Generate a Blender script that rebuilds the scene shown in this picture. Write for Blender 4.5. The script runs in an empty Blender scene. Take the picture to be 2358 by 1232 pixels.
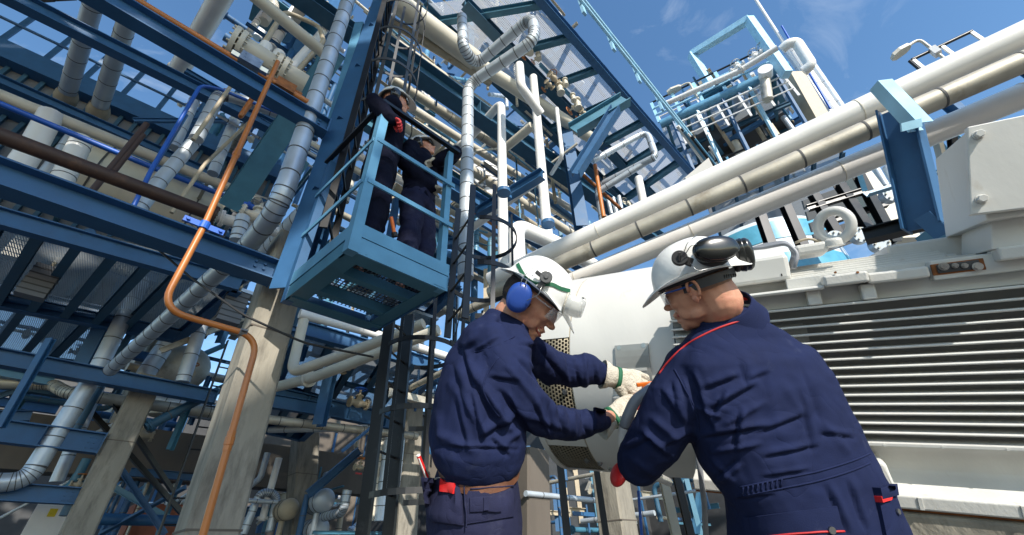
import bpy, bmesh, math, random
import numpy as np
from mathutils import Vector, Matrix, noise
from mathutils.bvhtree import BVHTree
R = math.radians
V = Vector
rnd = random.Random(7)
scene = bpy.context.scene
W0, H0, FP = 2358.0, 1232.0, 940.0
CAM = V((0, 0, 0.85))
# ---- camera: pitched up, slight roll (world up as seen in camera axes) ----
Zc = V((-64, 1296, -940)).normalized()
Yc = V((0, 0, -1)); Yc = (Yc - Zc * Yc.dot(Zc)).normalized()
Xc = Yc.cross(Zc).normalized()
M3 = Matrix((Xc, Yc, Zc))
cd = bpy.data.cameras.new('camera'); cam = bpy.data.objects.new('camera', cd)
scene.collection.objects.link(cam)
cam.matrix_world = Matrix.Translation(CAM) @ M3.to_4x4()
cd.sensor_width = 36; cd.lens = FP / W0 * 36; cd.clip_start = 0.05; cd.clip_end = 3000
scene.camera = cam
# ---- light ----
SUN = (M3 @ V((0.30, 0.89, 0.34))).normalized()
sun_el = math.asin(SUN.z); sun_az = math.atan2(SUN.x, SUN.y)
w = bpy.data.worlds.new('World'); scene.world = w; w.use_nodes = True
nt = w.node_tree; bg = nt.nodes['Background']
sky = nt.nodes.new('ShaderNodeTexSky'); sky.sky_type = 'NISHITA'; sky.sun_disc = False
sky.sun_elevation = sun_el; sky.sun_rotation = sun_az; sky.air_density = 1.2; sky.dust_density = 0.3; sky.ozone_density = 2.0
tc = nt.nodes.new('ShaderNodeTexCoord'); mp = nt.nodes.new('ShaderNodeMapping'); mp.inputs['Scale'].default_value = (1.2, 2.2, 3.4)
nz = nt.nodes.new('ShaderNodeTexNoise'); nz.inputs['Scale'].default_value = 1.9; nz.inputs['Detail'].default_value = 9; nz.inputs['Distortion'].default_value = 1.4; nz.inputs['Roughness'].default_value = .6
rp = nt.nodes.new('ShaderNodeValToRGB'); rp.color_ramp.elements[0].position = .57; rp.color_ramp.elements[1].position = .92
rp.color_ramp.elements[1].color = (.55, .55, .55, 1)
mx = nt.nodes.new('ShaderNodeMix'); mx.data_type = 'RGBA'
nt.links.new(tc.outputs['Generated'], mp.inputs['Vector']); nt.links.new(mp.outputs[0], nz.inputs['Vector'])
nt.links.new(nz.outputs['Fac'], rp.inputs[0]); nt.links.new(rp.outputs[0], mx.inputs['Factor'])
hs = nt.nodes.new('ShaderNodeHueSaturation'); hs.inputs['Saturation'].default_value = 1.17; hs.inputs['Value'].default_value = 1.27
nt.links.new(sky.outputs[0], hs.inputs['Color']); nt.links.new(hs.outputs[0], mx.inputs['A']); mx.inputs['B'].default_value = (5.0, 5.6, 6.4, 1)
nt.links.new(mx.outputs['Result'], bg.inputs['Color']); bg.inputs['Strength'].default_value = 0.15
sd = bpy.data.lights.new('sun', 'SUN'); sd.energy = 5.0; sd.angle = R(.5); sd.color = (1, .94, .85)
so = bpy.data.objects.new('sun', sd); scene.collection.objects.link(so)
so.rotation_euler = SUN.to_track_quat('Z', 'Y').to_euler()
scene.view_settings.view_transform = 'Standard'; scene.view_settings.look = 'None'
scene.view_settings.exposure = 0.30
scene.cycles.max_bounces = 6

# ---- pixel helpers (photo pixels, 2358 x 1232) ----
def Dc(px, py): return V(((px - W0/2)/FP, (H0/2 - py)/FP, -1))
def P(px, py, d): return CAM + M3 @ (Dc(px, py) * d)
def cdir(x, y, z): return (M3 @ V((x, y, z))).normalized()
def dep(p): return -(M3.transposed() @ (V(p) - CAM)).z
def proj(p):
    c = M3.transposed() @ (V(p) - CAM); return (W0/2 + FP*c.x/-c.z, H0/2 - FP*c.y/-c.z)
UP = V((0, 0, 1))
E1 = M3 @ Dc(2300, 1262); E1.z = 0; E1.normalize()      # plant axis one (to the right, away)
E2 = V((-E1.y, E1.x, 0))                                 # plant axis two (to the left, away)
def to(A, px, py, ax, lo=1.2, hi=60):
    """point on the sight line of (px,py) lying nearest to the line A + t*ax"""
    r = (M3 @ Dc(px, py)); w0 = CAM - A; a = r.dot(r); b = r.dot(ax); c = ax.dot(ax); d = r.dot(w0); e = ax.dot(w0)
    den = a*c - b*b
    s = (b*e - c*d)/den if abs(den) > 1e-9 else 5
    s = max(lo, min(hi, s)); return CAM + r*s

# ---- materials ----
MATS = {}
def mat(name, col, rough=.5, metal=0, var=.12, vs=6.0, bump=.0, bs=60., col2=None, c2lo=.58, c2hi=.72, c2s=3., coat=0, spec=.5, stretch=None, trans=0, sheen=0):
    m = bpy.data.materials.new(name); m.use_nodes = True; n = m.node_tree; b = n.nodes['Principled BSDF']
    b.inputs['Roughness'].default_value = rough; b.inputs['Metallic'].default_value = metal
    b.inputs['Coat Weight'].default_value = coat; b.inputs['Specular IOR Level'].default_value = spec
    if trans: b.inputs['Transmission Weight'].default_value = trans
    if sheen: b.inputs['Sheen Weight'].default_value = sheen
    t = n.nodes.new('ShaderNodeTexCoord'); mpn = n.nodes.new('ShaderNodeMapping')
    if stretch: mpn.inputs['Scale'].default_value = stretch
    n.links.new(t.outputs['Object'], mpn.inputs[0])
    a = n.nodes.new('ShaderNodeTexNoise'); a.inputs['Scale'].default_value = vs; a.inputs['Detail'].default_value = 7
    n.links.new(mpn.outputs[0], a.inputs['Vector'])
    mr = n.nodes.new('ShaderNodeMapRange'); mr.inputs['From Min'].default_value = .3; mr.inputs['From Max'].default_value = .7
    mr.inputs['To Min'].default_value = 1 - var; mr.inputs['To Max'].default_value = 1 + var; n.links.new(a.outputs['Fac'], mr.inputs[0])
    mu = n.nodes.new('ShaderNodeVectorMath'); mu.operation = 'SCALE'; mu.inputs[0].default_value = col
    n.links.new(mr.outputs[0], mu.inputs['Scale']); out = mu.outputs[0]
    if col2:
        a2 = n.nodes.new('ShaderNodeTexNoise'); a2.inputs['Scale'].default_value = c2s; a2.inputs['Detail'].default_value = 10; a2.inputs['Roughness'].default_value = .68
        n.links.new(mpn.outputs[0], a2.inputs['Vector'])
        r2 = n.nodes.new('ShaderNodeMapRange'); r2.inputs['From Min'].default_value = c2lo; r2.inputs['From Max'].default_value = c2hi
        n.links.new(a2.outputs['Fac'], r2.inputs[0])
        m2 = n.nodes.new('ShaderNodeMix'); m2.data_type = 'RGBA'; m2.inputs['B'].default_value = (*col2, 1)
        n.links.new(out, m2.inputs['A']); n.links.new(r2.outputs[0], m2.inputs['Factor']); out = m2.outputs['Result']
    n.links.new(out, b.inputs['Base Color'])
    rr = n.nodes.new('ShaderNodeMapRange'); rr.inputs['To Min'].default_value = max(0.02, rough - .1); rr.inputs['To Max'].default_value = min(1, rough + .12)
    n.links.new(a.outputs['Fac'], rr.inputs[0]); n.links.new(rr.outputs[0], b.inputs['Roughness'])
    if bump:
        c = n.nodes.new('ShaderNodeTexNoise'); c.inputs['Scale'].default_value = bs; c.inputs['Detail'].default_value = 5
        n.links.new(mpn.outputs[0], c.inputs['Vector'])
        bp = n.nodes.new('ShaderNodeBump'); bp.inputs['Strength'].default_value = bump; bp.inputs['Distance'].default_value = .01
        n.links.new(c.outputs['Fac'], bp.inputs['Height']); n.links.new(bp.outputs[0], b.inputs['Normal'])
    MATS[name] = m; return m
mat('blue', (.026, .105, .235), .52, col2=(.10, .085, .06), c2lo=.70, c2hi=.78, c2s=5)
mat('paleblue', (.34, .60, .76), .4)
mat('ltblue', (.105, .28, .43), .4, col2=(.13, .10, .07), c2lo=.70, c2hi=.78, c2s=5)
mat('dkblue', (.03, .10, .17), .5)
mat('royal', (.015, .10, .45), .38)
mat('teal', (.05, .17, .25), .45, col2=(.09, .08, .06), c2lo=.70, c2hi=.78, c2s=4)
mat('black', (.006, .006, .007), .38, col2=(.05, .05, .05), c2lo=.6, c2hi=.8, c2s=8)
mat('dkgrey', (.05, .052, .055), .5)
mat('alu', (.50, .56, .62), .42, metal=.45, var=.12, vs=5, bump=.06, bs=12, col2=(.35, .33, .29), c2lo=.62, c2hi=.8)
mat('tarnish', (.50, .465, .385), .52, metal=.45, var=.2, vs=4, bump=.12, bs=14, col2=(.26, .21, .14), c2lo=.55, c2hi=.75)
mat('cladlight', (.52, .57, .61), .45, metal=.35, var=.08, vs=4)
mat('seam', (.08, .08, .08), .6)
mat('white', (.80, .79, .76), .35, var=.05, vs=3, col2=(.42, .30, .17), c2lo=.70, c2hi=.80, c2s=4)
mat('cream', (.62, .58, .48), .45, var=.09, vs=3, col2=(.38, .24, .10), c2lo=.63, c2hi=.78, c2s=2.2)
mat('beige', (.45, .38, .27), .5, col2=(.30, .18, .08), c2lo=.6, c2hi=.75, c2s=3)
mat('orange', (.47, .155, .03), .38, col2=(.35, .14, .05), c2lo=.6, c2hi=.8, c2s=6)
mat('brown', (.055, .03, .024), .6, col2=(.12, .06, .035), c2lo=.55, c2hi=.75, c2s=5)
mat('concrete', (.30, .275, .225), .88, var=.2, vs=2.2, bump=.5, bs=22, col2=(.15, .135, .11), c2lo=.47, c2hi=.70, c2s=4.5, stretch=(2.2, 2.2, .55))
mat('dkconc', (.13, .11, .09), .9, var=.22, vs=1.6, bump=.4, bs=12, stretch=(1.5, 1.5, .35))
mat('panel', (.16, .17, .185), .7, var=.12, vs=.7)
mat('steel', (.45, .45, .44), .3, metal=1, var=.2, vs=20)
mat('rust', (.28, .10, .03), .85, var=.35, vs=25, bump=.3)
mat('motor', (.60, .595, .56), .42, var=.05, vs=2.5, bump=.05, bs=30, col2=(.43, .38, .30), c2lo=.62, c2hi=.85, c2s=5, stretch=(1.8, 1.8, .6))
mat('motorcast', (.58, .575, .54), .48, var=.07, vs=3, bump=.12, bs=50, col2=(.36, .27, .17), c2lo=.62, c2hi=.82, c2s=7, stretch=(2.2, 2.2, .5))
mat('fin', (.30, .30, .285), .5, var=.06, vs=3)  # darker than the casing: shade between the fins put into the colour
def cloth(name, col, dust, dlo=.62, crease=.4, cs=9.):
    m = mat(name, col, .85, var=.12, vs=14, bump=.0, col2=dust, c2lo=dlo, c2hi=dlo+.16, c2s=9, spec=.12)
    n = m.node_tree; b = n.nodes['Principled BSDF']; t = next(x for x in n.nodes if x.type == 'MAPPING')
    def nn_(sc, det, dist, rough=.5, typ='FBM'):
        q = n.nodes.new('ShaderNodeTexNoise'); q.inputs['Scale'].default_value = sc; q.inputs['Detail'].default_value = det; q.inputs['Distortion'].default_value = dist; n.links.new(t.outputs[0], q.inputs['Vector']); return q
    a = nn_(cs, 2, .9); k = n.nodes.new('ShaderNodeMath'); k.operation = 'SUBTRACT'; k.inputs[1].default_value = .5; n.links.new(a.outputs['Fac'], k.inputs[0])
    k2 = n.nodes.new('ShaderNodeMath'); k2.operation = 'ABSOLUTE'; n.links.new(k.outputs[0], k2.inputs[0])
    k3 = n.nodes.new('ShaderNodeMath'); k3.operation = 'POWER'; k3.inputs[1].default_value = .55; n.links.new(k2.outputs[0], k3.inputs[0])
    b1 = n.nodes.new('ShaderNodeBump'); b1.inputs['Strength'].default_value = crease; b1.inputs['Distance'].default_value = .012; n.links.new(k3.outputs[0], b1.inputs['Height'])
    c = nn_(450, 2, 0); b2 = n.nodes.new('ShaderNodeBump'); b2.inputs['Strength'].default_value = .22; b2.inputs['Distance'].default_value = .004
    n.links.new(c.outputs['Fac'], b2.inputs['Height']); n.links.new(b1.outputs[0], b2.inputs['Normal']); n.links.new(b2.outputs[0], b.inputs['Normal']); return m
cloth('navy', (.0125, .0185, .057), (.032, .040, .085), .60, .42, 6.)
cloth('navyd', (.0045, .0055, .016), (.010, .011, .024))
cloth('navytr', (.020, .022, .052), (.040, .043, .078), .55)
mat('piping', (.45, .018, .02), .6)
mat('skin', (.56, .27, .17), .5, var=.10, vs=30, bump=.10, bs=260, col2=(.46, .15, .10), c2lo=.5, c2hi=.75, c2s=16)
mat('skind', (.40, .19, .12), .5, var=.08, vs=30)
mat('hair', (.022, .013, .009), .65, var=.4, vs=120, bump=.6, bs=300)
mat('stubble', (.30, .17, .11), .7, var=.2, vs=160, bump=.3, bs=400)
mat('helmet', (.80, .80, .77), .3, var=.04, vs=8, coat=.2)
mat('helmetdirty', (.80, .79, .75), .38, var=.08, vs=9, coat=.1, col2=(.36, .30, .22), c2lo=.56, c2hi=.80, c2s=11, bump=.08, bs=120)
mat('muffblue', (.02, .065, .30), .33, var=.05)
mat('muffblack', (.012, .013, .012), .22, var=.1, coat=.3)
mat('rubber', (.015, .015, .016), .55)
mat('green', (.01, .11, .05), .7, var=.15, vs=60)
mat('glove', (.56, .52, .43), .9, var=.14, vs=30, bump=.6, bs=150, col2=(.36, .31, .24), c2lo=.5, c2hi=.7, c2s=18)
mat('gloved', (.42, .05, .04), .8)
mat('leather', (.11, .042, .02), .5, var=.3, vs=20, bump=.2)
mat('red', (.62, .02, .02), .4)
mat('orangep', (.85, .18, .02), .4)
mat('hose', (.24, .25, .27), .45, var=.1, vs=15)
mat('lip', (.42, .12, .09), .45)
mat('teeth', (.75, .70, .6), .3)
mat('dark', (.004, .004, .004), .8)
mat('yellow', (.65, .5, .02), .6)
mat('brick', (.35, .12, .07), .85)
mat('ground', (.13, .125, .115), .9, var=.2, vs=.4, bump=.3, bs=5)
mat('sticker', (.50, .50, .47), .6)
mat('tank', (.60, .66, .69), .35, var=.06, vs=1.2)
mat('tankblue', (.09, .34, .48), .35)
mat('clear', (.93, .95, .95), .05, trans=.0, var=.02)
m = MATS['clear']; b = m.node_tree.nodes['Principled BSDF']; b.inputs['Alpha'].default_value = .25; mat('visor', (.72, .73, .70), .25, var=.03); MATS['visor'].node_tree.nodes['Principled BSDF'].inputs['Alpha'].default_value = .42
mat('shade', (.02, .022, .025), .1); MATS['shade'].node_tree.nodes['Principled BSDF'].inputs['Alpha'].default_value = .88
mat('plate', (.33, .335, .32), .36, metal=.35, var=.10, vs=5, bump=.05, bs=20)

def holes(name, col, sc, duty, rough=.5, metal=.3, brick=False, squash=1.0, bar=False, glow=.0):
    m = bpy.data.materials.new(name); m.use_nodes = True; n = m.node_tree; b = n.nodes['Principled BSDF']
    b.inputs['Base Color'].default_value = (*col, 1); b.inputs['Roughness'].default_value = rough; b.inputs['Metallic'].default_value = metal
    u = n.nodes.new('ShaderNodeUVMap'); s = n.nodes.new('ShaderNodeSeparateXYZ'); n.links.new(u.outputs[0], s.inputs[0])
    def math_(op, a, bb=None, **k):
        q = n.nodes.new('ShaderNodeMath'); q.operation = op
        for i, v_ in enumerate((a, bb)):
            if v_ is None: continue
            if isinstance(v_, (int, float)): q.inputs[i].default_value = v_
            else: n.links.new(v_, q.inputs[i])
        return q.outputs[0]
    y = math_('MULTIPLY', s.outputs['Y'], sc); fy = math_('FRACT', y)
    x = math_('MULTIPLY', s.outputs['X'], sc*squash)
    if brick: x = math_('ADD', x, math_('MULTIPLY', math_('FLOOR', y), .5))
    fx = math_('FRACT', x)
    cx = math_('LESS_THAN', math_('ABSOLUTE', math_('SUBTRACT', fx, .5)), duty); cy = math_('LESS_THAN', math_('ABSOLUTE', math_('SUBTRACT', fy, .5)), duty if not bar else duty)
    hole = math_('MULTIPLY', cx, cy); al = math_('SUBTRACT', 1, hole)
    MATS[name] = m
    # the bars are deep: sunlight falling between them is passed on to their sides
    tl = n.nodes.new('ShaderNodeBsdfTranslucent'); tl.inputs['Color'].default_value = (*[min(.8, c_*2.6) for c_ in col], 1)
    m1 = n.nodes.new('ShaderNodeMixShader'); m1.inputs[0].default_value = glow; m2 = n.nodes.new('ShaderNodeMixShader'); tp = n.nodes.new('ShaderNodeBsdfTransparent')
    n.links.new(b.outputs[0], m1.inputs[1]); n.links.new(tl.outputs[0], m1.inputs[2]); n.links.new(al, m2.inputs[0]); n.links.new(tp.outputs[0], m2.inputs[1]); n.links.new(m1.outputs[0], m2.inputs[2])
    n.links.new(m2.outputs[0], n.nodes['Material Output'].inputs['Surface']); return m
holes('grating', (.23, .24, .25), 28, .22, glow=.7)
holes('gratfine', (.22, .24, .25), 40, .22, glow=.35)
holes('gratbig', (.20, .22, .24), 34, .33)
holes('perf', (.27, .235, .165), 1, .36, brick=True, squash=1.0)

# ---- object registration ----
C = scene.collection
def link(name, me, material, parent=None, smooth=False):
    o = bpy.data.objects.new(name, me); C.objects.link(o)
    if material is not None:
        for mm in (material if isinstance(material, (list, tuple)) else [material]): me.materials.append(MATS[mm])
    if smooth:
        for p in me.polygons: p.use_smooth = True
    if parent is not None:
        o.parent = parent; o.matrix_parent_inverse = Matrix.Translation(-parent.location)
    return o
def tag(o, label, cat, group=None):
    o['label'] = label; o['category'] = cat
    if group: o['group'] = group
    return o
def thing(name, label, cat, loc=(0, 0, 0), group=None):
    o = bpy.data.objects.new(name, None); C.objects.link(o); o.location = loc; o.empty_display_size = .1
    return tag(o, label, cat, group)
class MB:
    def __init__(s): s.v = []; s.f = []; s.mi = []; s.uv = {}
    def add(s, vs, fs, mi=0):
        o = len(s.v); s.v += [tuple(v) for v in vs]; s.f += [tuple(i + o for i in f) for f in fs]; s.mi += [mi]*len(fs)
    def build(s, name, m, parent=None, smooth=False, fix=True):
        me = bpy.data.meshes.new(name); me.from_pydata(s.v, [], s.f)
        if fix:
            bm = bmesh.new(); bm.from_mesh(me); bmesh.ops.recalc_face_normals(bm, faces=bm.faces); bm.to_mesh(me); bm.free()
        o = link(name, me, m, parent, smooth)
        if isinstance(m, (list, tuple)): me.polygons.foreach_set('material_index', s.mi)
        return o
def frame_of(d, ref=None):
    d = d.normalized(); ref = ref if ref is not None else (UP if abs(d.z) < .95 else V((0, 1, 0)))
    s = d.cross(ref)
    if s.length < 1e-4: s = d.cross(V((1, 0, 0)))
    s.normalize(); return s, s.cross(d).normalized()       # side, up
def boxm(mb, c, ax, ay, az, mi=0, bev=0.0):
    """box centred at c with half-axis vectors"""
    vs = [c + ax*i + ay*j + az*k for i in (-1, 1) for j in (-1, 1) for k in (-1, 1)]
    mb.add(vs, [(0, 1, 3, 2), (4, 6, 7, 5), (0, 4, 5, 1), (2, 3, 7, 6), (0, 2, 6, 4), (1, 5, 7, 3)], mi)
def extr(mb, prof, A, B, s, u, mi=0):
    n = len(prof); vs = [A + s*x + u*y for x, y in prof] + [B + s*x + u*y for x, y in prof]
    mb.add(vs, [(i, (i+1) % n, n + (i+1) % n, n + i) for i in range(n)] + [tuple(range(n-1, -1, -1)), tuple(range(n, 2*n))], mi)
def iprof(w_, h, t=.012, tf=.016):
    a = w_/2; b = h/2; c = t/2
    return [(-a, -b), (a, -b), (a, -b+tf), (c, -b+tf), (c, b-tf), (a, b-tf), (a, b), (-a, b), (-a, b-tf), (-c, b-tf), (-c, -b+tf), (-a, -b+tf)]
def fillet(pts, r, n=6):
    out = [V(pts[0])]
    for i in range(1, len(pts)-1):
        p = V(pts[i]); a = (V(pts[i-1]) - p); b = (V(pts[i+1]) - p); la, lb = a.length, b.length; a.normalize(); b.normalize()
        ang = a.angle(b)
        if ang > 3.1 or ang < .02: out.append(p); continue
        t = min(r/max(1e-3, math.tan(ang/2)), la*.48, lb*.48)
        for k in range(n+1):
            q = k/n; p0 = p + a*t; p1 = p + b*t
            out.append(p0*(1-q)**2 + p*2*q*(1-q) + p1*q*q)
    out.append(V(pts[-1])); return out
def sweep(mb, pts, rad, seg=14, mi=0, caps=True, closed=False, flat=1.0, ref=None):
    pts = [V(p) for p in pts]; n = len(pts)
    rr = rad if isinstance(rad, (list, tuple)) else [rad]*n
    T = []
    for i in range(n):
        if closed: t = pts[(i+1) % n] - pts[i-1]
        else: t = pts[min(i+1, n-1)] - pts[max(i-1, 0)]
        T.append(t.normalized() if t.length > 1e-9 else V((0, 0, 1)))
    s, u = frame_of(T[0], ref); vs = []
    for i in range(n):
        if i:
            ax = T[i-1].cross(T[i])
            if ax.length > 1e-7:
                q = Matrix.Rotation(T[i-1].angle(T[i]), 3, ax); s = q @ s; u = q @ u
        for k in range(seg):
            a = 2*math.pi*k/seg; vs.append(pts[i] + (s*math.cos(a) + u*math.sin(a)*flat)*rr[i])
    fs = []
    for i in range(n if closed else n-1):
        j = (i+1) % n
        for k in range(seg): fs.append((i*seg+k, i*seg+(k+1) % seg, j*seg+(k+1) % seg, j*seg+k))
    if caps and not closed: fs += [tuple(range(seg-1, -1, -1)), tuple(range((n-1)*seg, n*seg))]
    mb.add(vs, fs, mi)
def cyl(mb, A, B, r, seg=16, mi=0, r2=None): sweep(mb, [A, B], [r, r if r2 is None else r2], seg, mi)
def smooth_auto(o, ang=40):
    me = o.data
    for p in me.polygons: p.use_smooth = True
    bm = bmesh.new(); bm.from_mesh(me)
    for e in bm.edges:
        if len(e.link_faces) == 2 and e.calc_face_angle(0) > R(ang): e.smooth = False
        if len(e.link_faces) > 2: e.smooth = False
    bm.to_mesh(me); bm.free(); return o
# ---- plant pieces ----
def pipe(pts, r, m='white', label='', cat='pipe', rings=0, bend=None, name='pipe', group=None, flanges=(), parent=None, seg=16, ringmat='seam', rw=.006, supports=()):
    pts = [V(p) for p in pts]; path = fillet(pts, bend if bend is not None else r*3, 7)
    mb = MB(); sweep(mb, path, r, seg)
    if rings:
        acc = 0; nxt = rings*.6
        for a, b in zip(path, path[1:]):
            L = (b-a).length
            if L < 1e-6: continue
            while nxt < acc + L:
                c = a.lerp(b, (nxt-acc)/L); d = (b-a).normalized()
                sweep(mb, [c - d*rw, c + d*rw], r*1.025+.001, seg, 1, caps=True)
                nxt += rings * rnd.uniform(.93, 1.07)
            acc += L
        # closely spaced seams round each elbow
        for i in range(1, len(pts)-1):
            ce = [q for q in path if (q - pts[i]).length < r*3.2]
            for q0, q1 in zip(ce, ce[1:]):
                d = (q1-q0); 
                if d.length > r*.2 and d.length < r*1.6: sweep(mb, [q0, q0 + d.normalized()*rw*1.3], r*1.025+.001, seg, 1)
    o = smooth_auto(mb.build(name, [m, ringmat], parent), 45)
    if parent is None: tag(o, label, cat, group)
    for (i, dd) in flanges:        # flange part at index point
        f = MB(); c = pts[i]; q = pts[i+1] if i+1 < len(pts) else pts[i-1]; d = (q-c).normalized(); c = c + d*dd
        fr = r*1.55
        sweep(f, [c - d*r*.28, c - d*r*.03], fr, 20); sweep(f, [c + d*r*.03, c + d*r*.28], fr, 20)
        s, u = frame_of(d)
        for k in range(8):
            a = k*math.pi/4; e = c + (s*math.cos(a) + u*math.sin(a))*r*1.3; sweep(f, [e - d*r*.42, e + d*r*.42], r*.11, 6)
        smooth_auto(f.build('flange', m, o), 40)
    return o
def beam(A, B, w_, h, m='blue', label='', cat='steel beam', kind='I', ref=None, name=None, group=None, parent=None, stiff=0, plates=True):
    A = V(A); B = V(B); d = (B-A).normalized(); s, u = frame_of(d, ref); mb = MB()
    t = max(.008, h*.05)
    if kind == 'I': extr(mb, iprof(w_, h, t, t*1.3), A, B, s, u)
    elif kind == 'C': extr(mb, [(-w_/2, -h/2), (w_/2, -h/2), (w_/2, -h/2+t), (-w_/2+t, -h/2+t), (-w_/2+t, h/2-t), (w_/2, h/2-t), (w_/2, h/2), (-w_/2, h/2)], A, B, s, u)
    elif kind == 'L': extr(mb, [(-w_/2, -h/2), (w_/2, -h/2), (w_/2, -h/2+t), (-w_/2+t, -h/2+t), (-w_/2+t, h/2), (-w_/2, h/2)], A, B, s, u)
    else: extr(mb, [(-w_/2, -h/2), (w_/2, -h/2), (w_/2, h/2), (-w_/2, h/2)], A, B, s, u)
    o = mb.build(name or 'steel_beam', m, parent)
    if parent is None: tag(o, label, cat, group)
    L = (B-A).length
    for k in range(stiff):
        c = A.lerp(B, (k+1)/(stiff+1)); q = MB()
        boxm(q, c + s*w_*.245, s*w_*.235, d*.005, u*(h/2-t*1.4)); boxm(q, c - s*w_*.245, s*w_*.235, d*.005, u*(h/2-t*1.4)); q.build('stiffener', m, o)
    if plates and kind == 'I' and h > .12:
        for e, sg in ((B, -1),):
            q = MB(); boxm(q, e + d*sg*-.006, s*w_*.52, d*.006, u*h*.53); 
            c = e + d*sg*.07
            for i in (-1, 0, 1):
                for j in (0, 1): cyl(q, c + u*i*h*.25 + d*sg*j*.06 - s*(t/2+.014), c + u*i*h*.25 + d*sg*j*.06 + s*(t/2+.014), .011, 6)
            q.build('bolted_end', m, o)
    return o
def railing(A, B, n, h, label, m='ltblue', top='black', rails=2, r=.02, group=None, up=UP, posts_flat=True, topr=None, name='handrail'):
    A = V(A); B = V(B); t = thing(name, label, 'railing', A, group); d = (B-A).normalized(); s, u = frame_of(d, up)
    for i in range(n):
        c = A.lerp(B, i/(n-1) if n > 1 else 0); mb = MB(); boxm(mb, c + up*h/2, d*r*.9, s*r*.5, up*h/2); mb.build('post', m, t)
    for k in range(rails):
        mb = MB(); z = up*h*(k+1)/(rails+1); sweep(mb, [A + z + s*r*.8, B + z + s*r*.8], r*.65, 8); mb.build('rail', m, t)
    mb = MB(); sweep(mb, [A + up*(h + r*.4) - d*.02, B + up*(h + r*.4) + d*.02], topr or r, 10); smooth_auto(mb.build('top_rail', top, t)); return t
def quad_uv(name, c4, m, parent, thick=0, nrm=None):
    c4 = [V(c) for c in c4]; me = bpy.data.meshes.new(name); me.from_pydata([tuple(c) for c in c4], [], [(0, 1, 2, 3)])
    uv = me.uv_layers.new(name='UVMap'); a = c4[0]; ex = (c4[1]-a).normalized(); ey = (c4[3]-a); ey = (ey - ex*ey.dot(ex)).normalized()
    for i, c in enumerate(c4): uv.data[i].uv = ((c-a).dot(ex), (c-a).dot(ey))
    return link(name, me, m, parent)
def valve(p, ax, up, s, m='cream', wheel='orange', label='', group=None, parent=None):
    """gate valve: body, two flanges, bonnet, handwheel"""
    p = V(p); ax = ax.normalized(); up = (up - ax*up.dot(ax)).normalized(); sd = ax.cross(up)
    t = thing('valve', label, 'valve', p, group); mb = MB()
    sweep(mb, [p - ax*s*.8, p - ax*s*.45, p - ax*s*.2, p, p + ax*s*.2, p + ax*s*.45, p + ax*s*.8], [s*.28, s*.28, s*.42, s*.48, s*.42, s*.28, s*.28], 12)
    sweep(mb, [p, p + up*s*.6, p + up*s*.62, p + up*s*.75, p + up*s*.77, p + up*s*1.3], [s*.3, s*.24, s*.4, s*.4, s*.14, s*.1], 10)
    smooth_auto(mb.build('body', m, t))
    for sg in (-1, 1):
        f = MB(); sweep(f, [p + ax*sg*s*.78, p + ax*sg*s*.95], s*.52, 14)
        for k in range(6):
            a = k*math.pi/3; e = p + (up*math.cos(a) + sd*math.sin(a))*s*.42 + ax*sg*s*.86; sweep(f, [e - ax*s*.16, e + ax*s*.16], s*.05, 6)
        f.build('flange', m, t)
    h = MB(); c = p + up*s*1.35; sweep(h, [c + (ax*math.cos(a) + sd*math.sin(a))*s*.6 for a in [i*math.pi/10 for i in range(20)]], s*.06, 6, closed=True)
    for k in range(3):
        a = k*math.pi/3; e = (ax*math.cos(a) + sd*math.sin(a))*s*.6; sweep(h, [c - e, c + e], s*.035, 5)
    h.build('handwheel', wheel, t); return t
def remesh(mb, vox, it=6, fac=.5, name='tmp'):
    me = bpy.data.meshes.new(name); me.from_pydata(mb.v, [], mb.f)
    bm = bmesh.new(); bm.from_mesh(me); bmesh.ops.recalc_face_normals(bm, faces=bm.faces); bm.to_mesh(me); bm.free()
    o = bpy.data.objects.new(name, me); C.objects.link(o)
    r_ = o.modifiers.new('r', 'REMESH'); r_.mode = 'VOXEL'; r_.voxel_size = vox; r_.adaptivity = 0
    s_ = o.modifiers.new('s', 'SMOOTH'); s_.iterations = it; s_.factor = fac
    dg = bpy.context.evaluated_depsgraph_get(); dg.update()
    out = bpy.data.meshes.new_from_object(o.evaluated_get(dg)); bpy.data.objects.remove(o); bpy.data.meshes.remove(me); out.materials.clear(); return out
def ell(mb, c, ax, ay, az, nu=20, nv=12):
    vs = []; fs = []
    for i in range(1, nv):
        ph = math.pi*i/nv
        for j in range(nu):
            a = 2*math.pi*j/nu; vs.append(c + ax*(math.sin(ph)*math.cos(a)) + ay*(math.sin(ph)*math.sin(a)) + az*math.cos(ph))
    for i in range(nv-2):
        for j in range(nu): fs.append((i*nu+j, i*nu+(j+1) % nu, (i+1)*nu+(j+1) % nu, (i+1)*nu+j))
    t = len(vs); vs += [c + az, c - az]
    for j in range(nu): fs.append((t, (j+1) % nu, j)); fs.append((t+1, (nv-2)*nu+j, (nv-2)*nu+(j+1) % nu))
    mb.add(vs, fs)
def limb(mb, pts, rads, n=5, flat=1.0, ref=None):
    """tapered rounded limb through points (smooth radius), with ball ends"""
    P_ = []; Rr = []
    for i in range(len(pts)-1):
        for k in range(n):
            q = k/n; P_.append(V(pts[i]).lerp(V(pts[i+1]), q)); Rr.append(rads[i]*(1-q) + rads[i+1]*q)
    P_.append(V(pts[-1])); Rr.append(rads[-1]); sweep(mb, P_, Rr, 16, flat=flat, ref=ref)
    for p, r in zip(pts, rads): ell(mb, V(p), V((r, 0, 0)), V((0, r, 0)), V((0, 0, r)), 14, 8)
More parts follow.
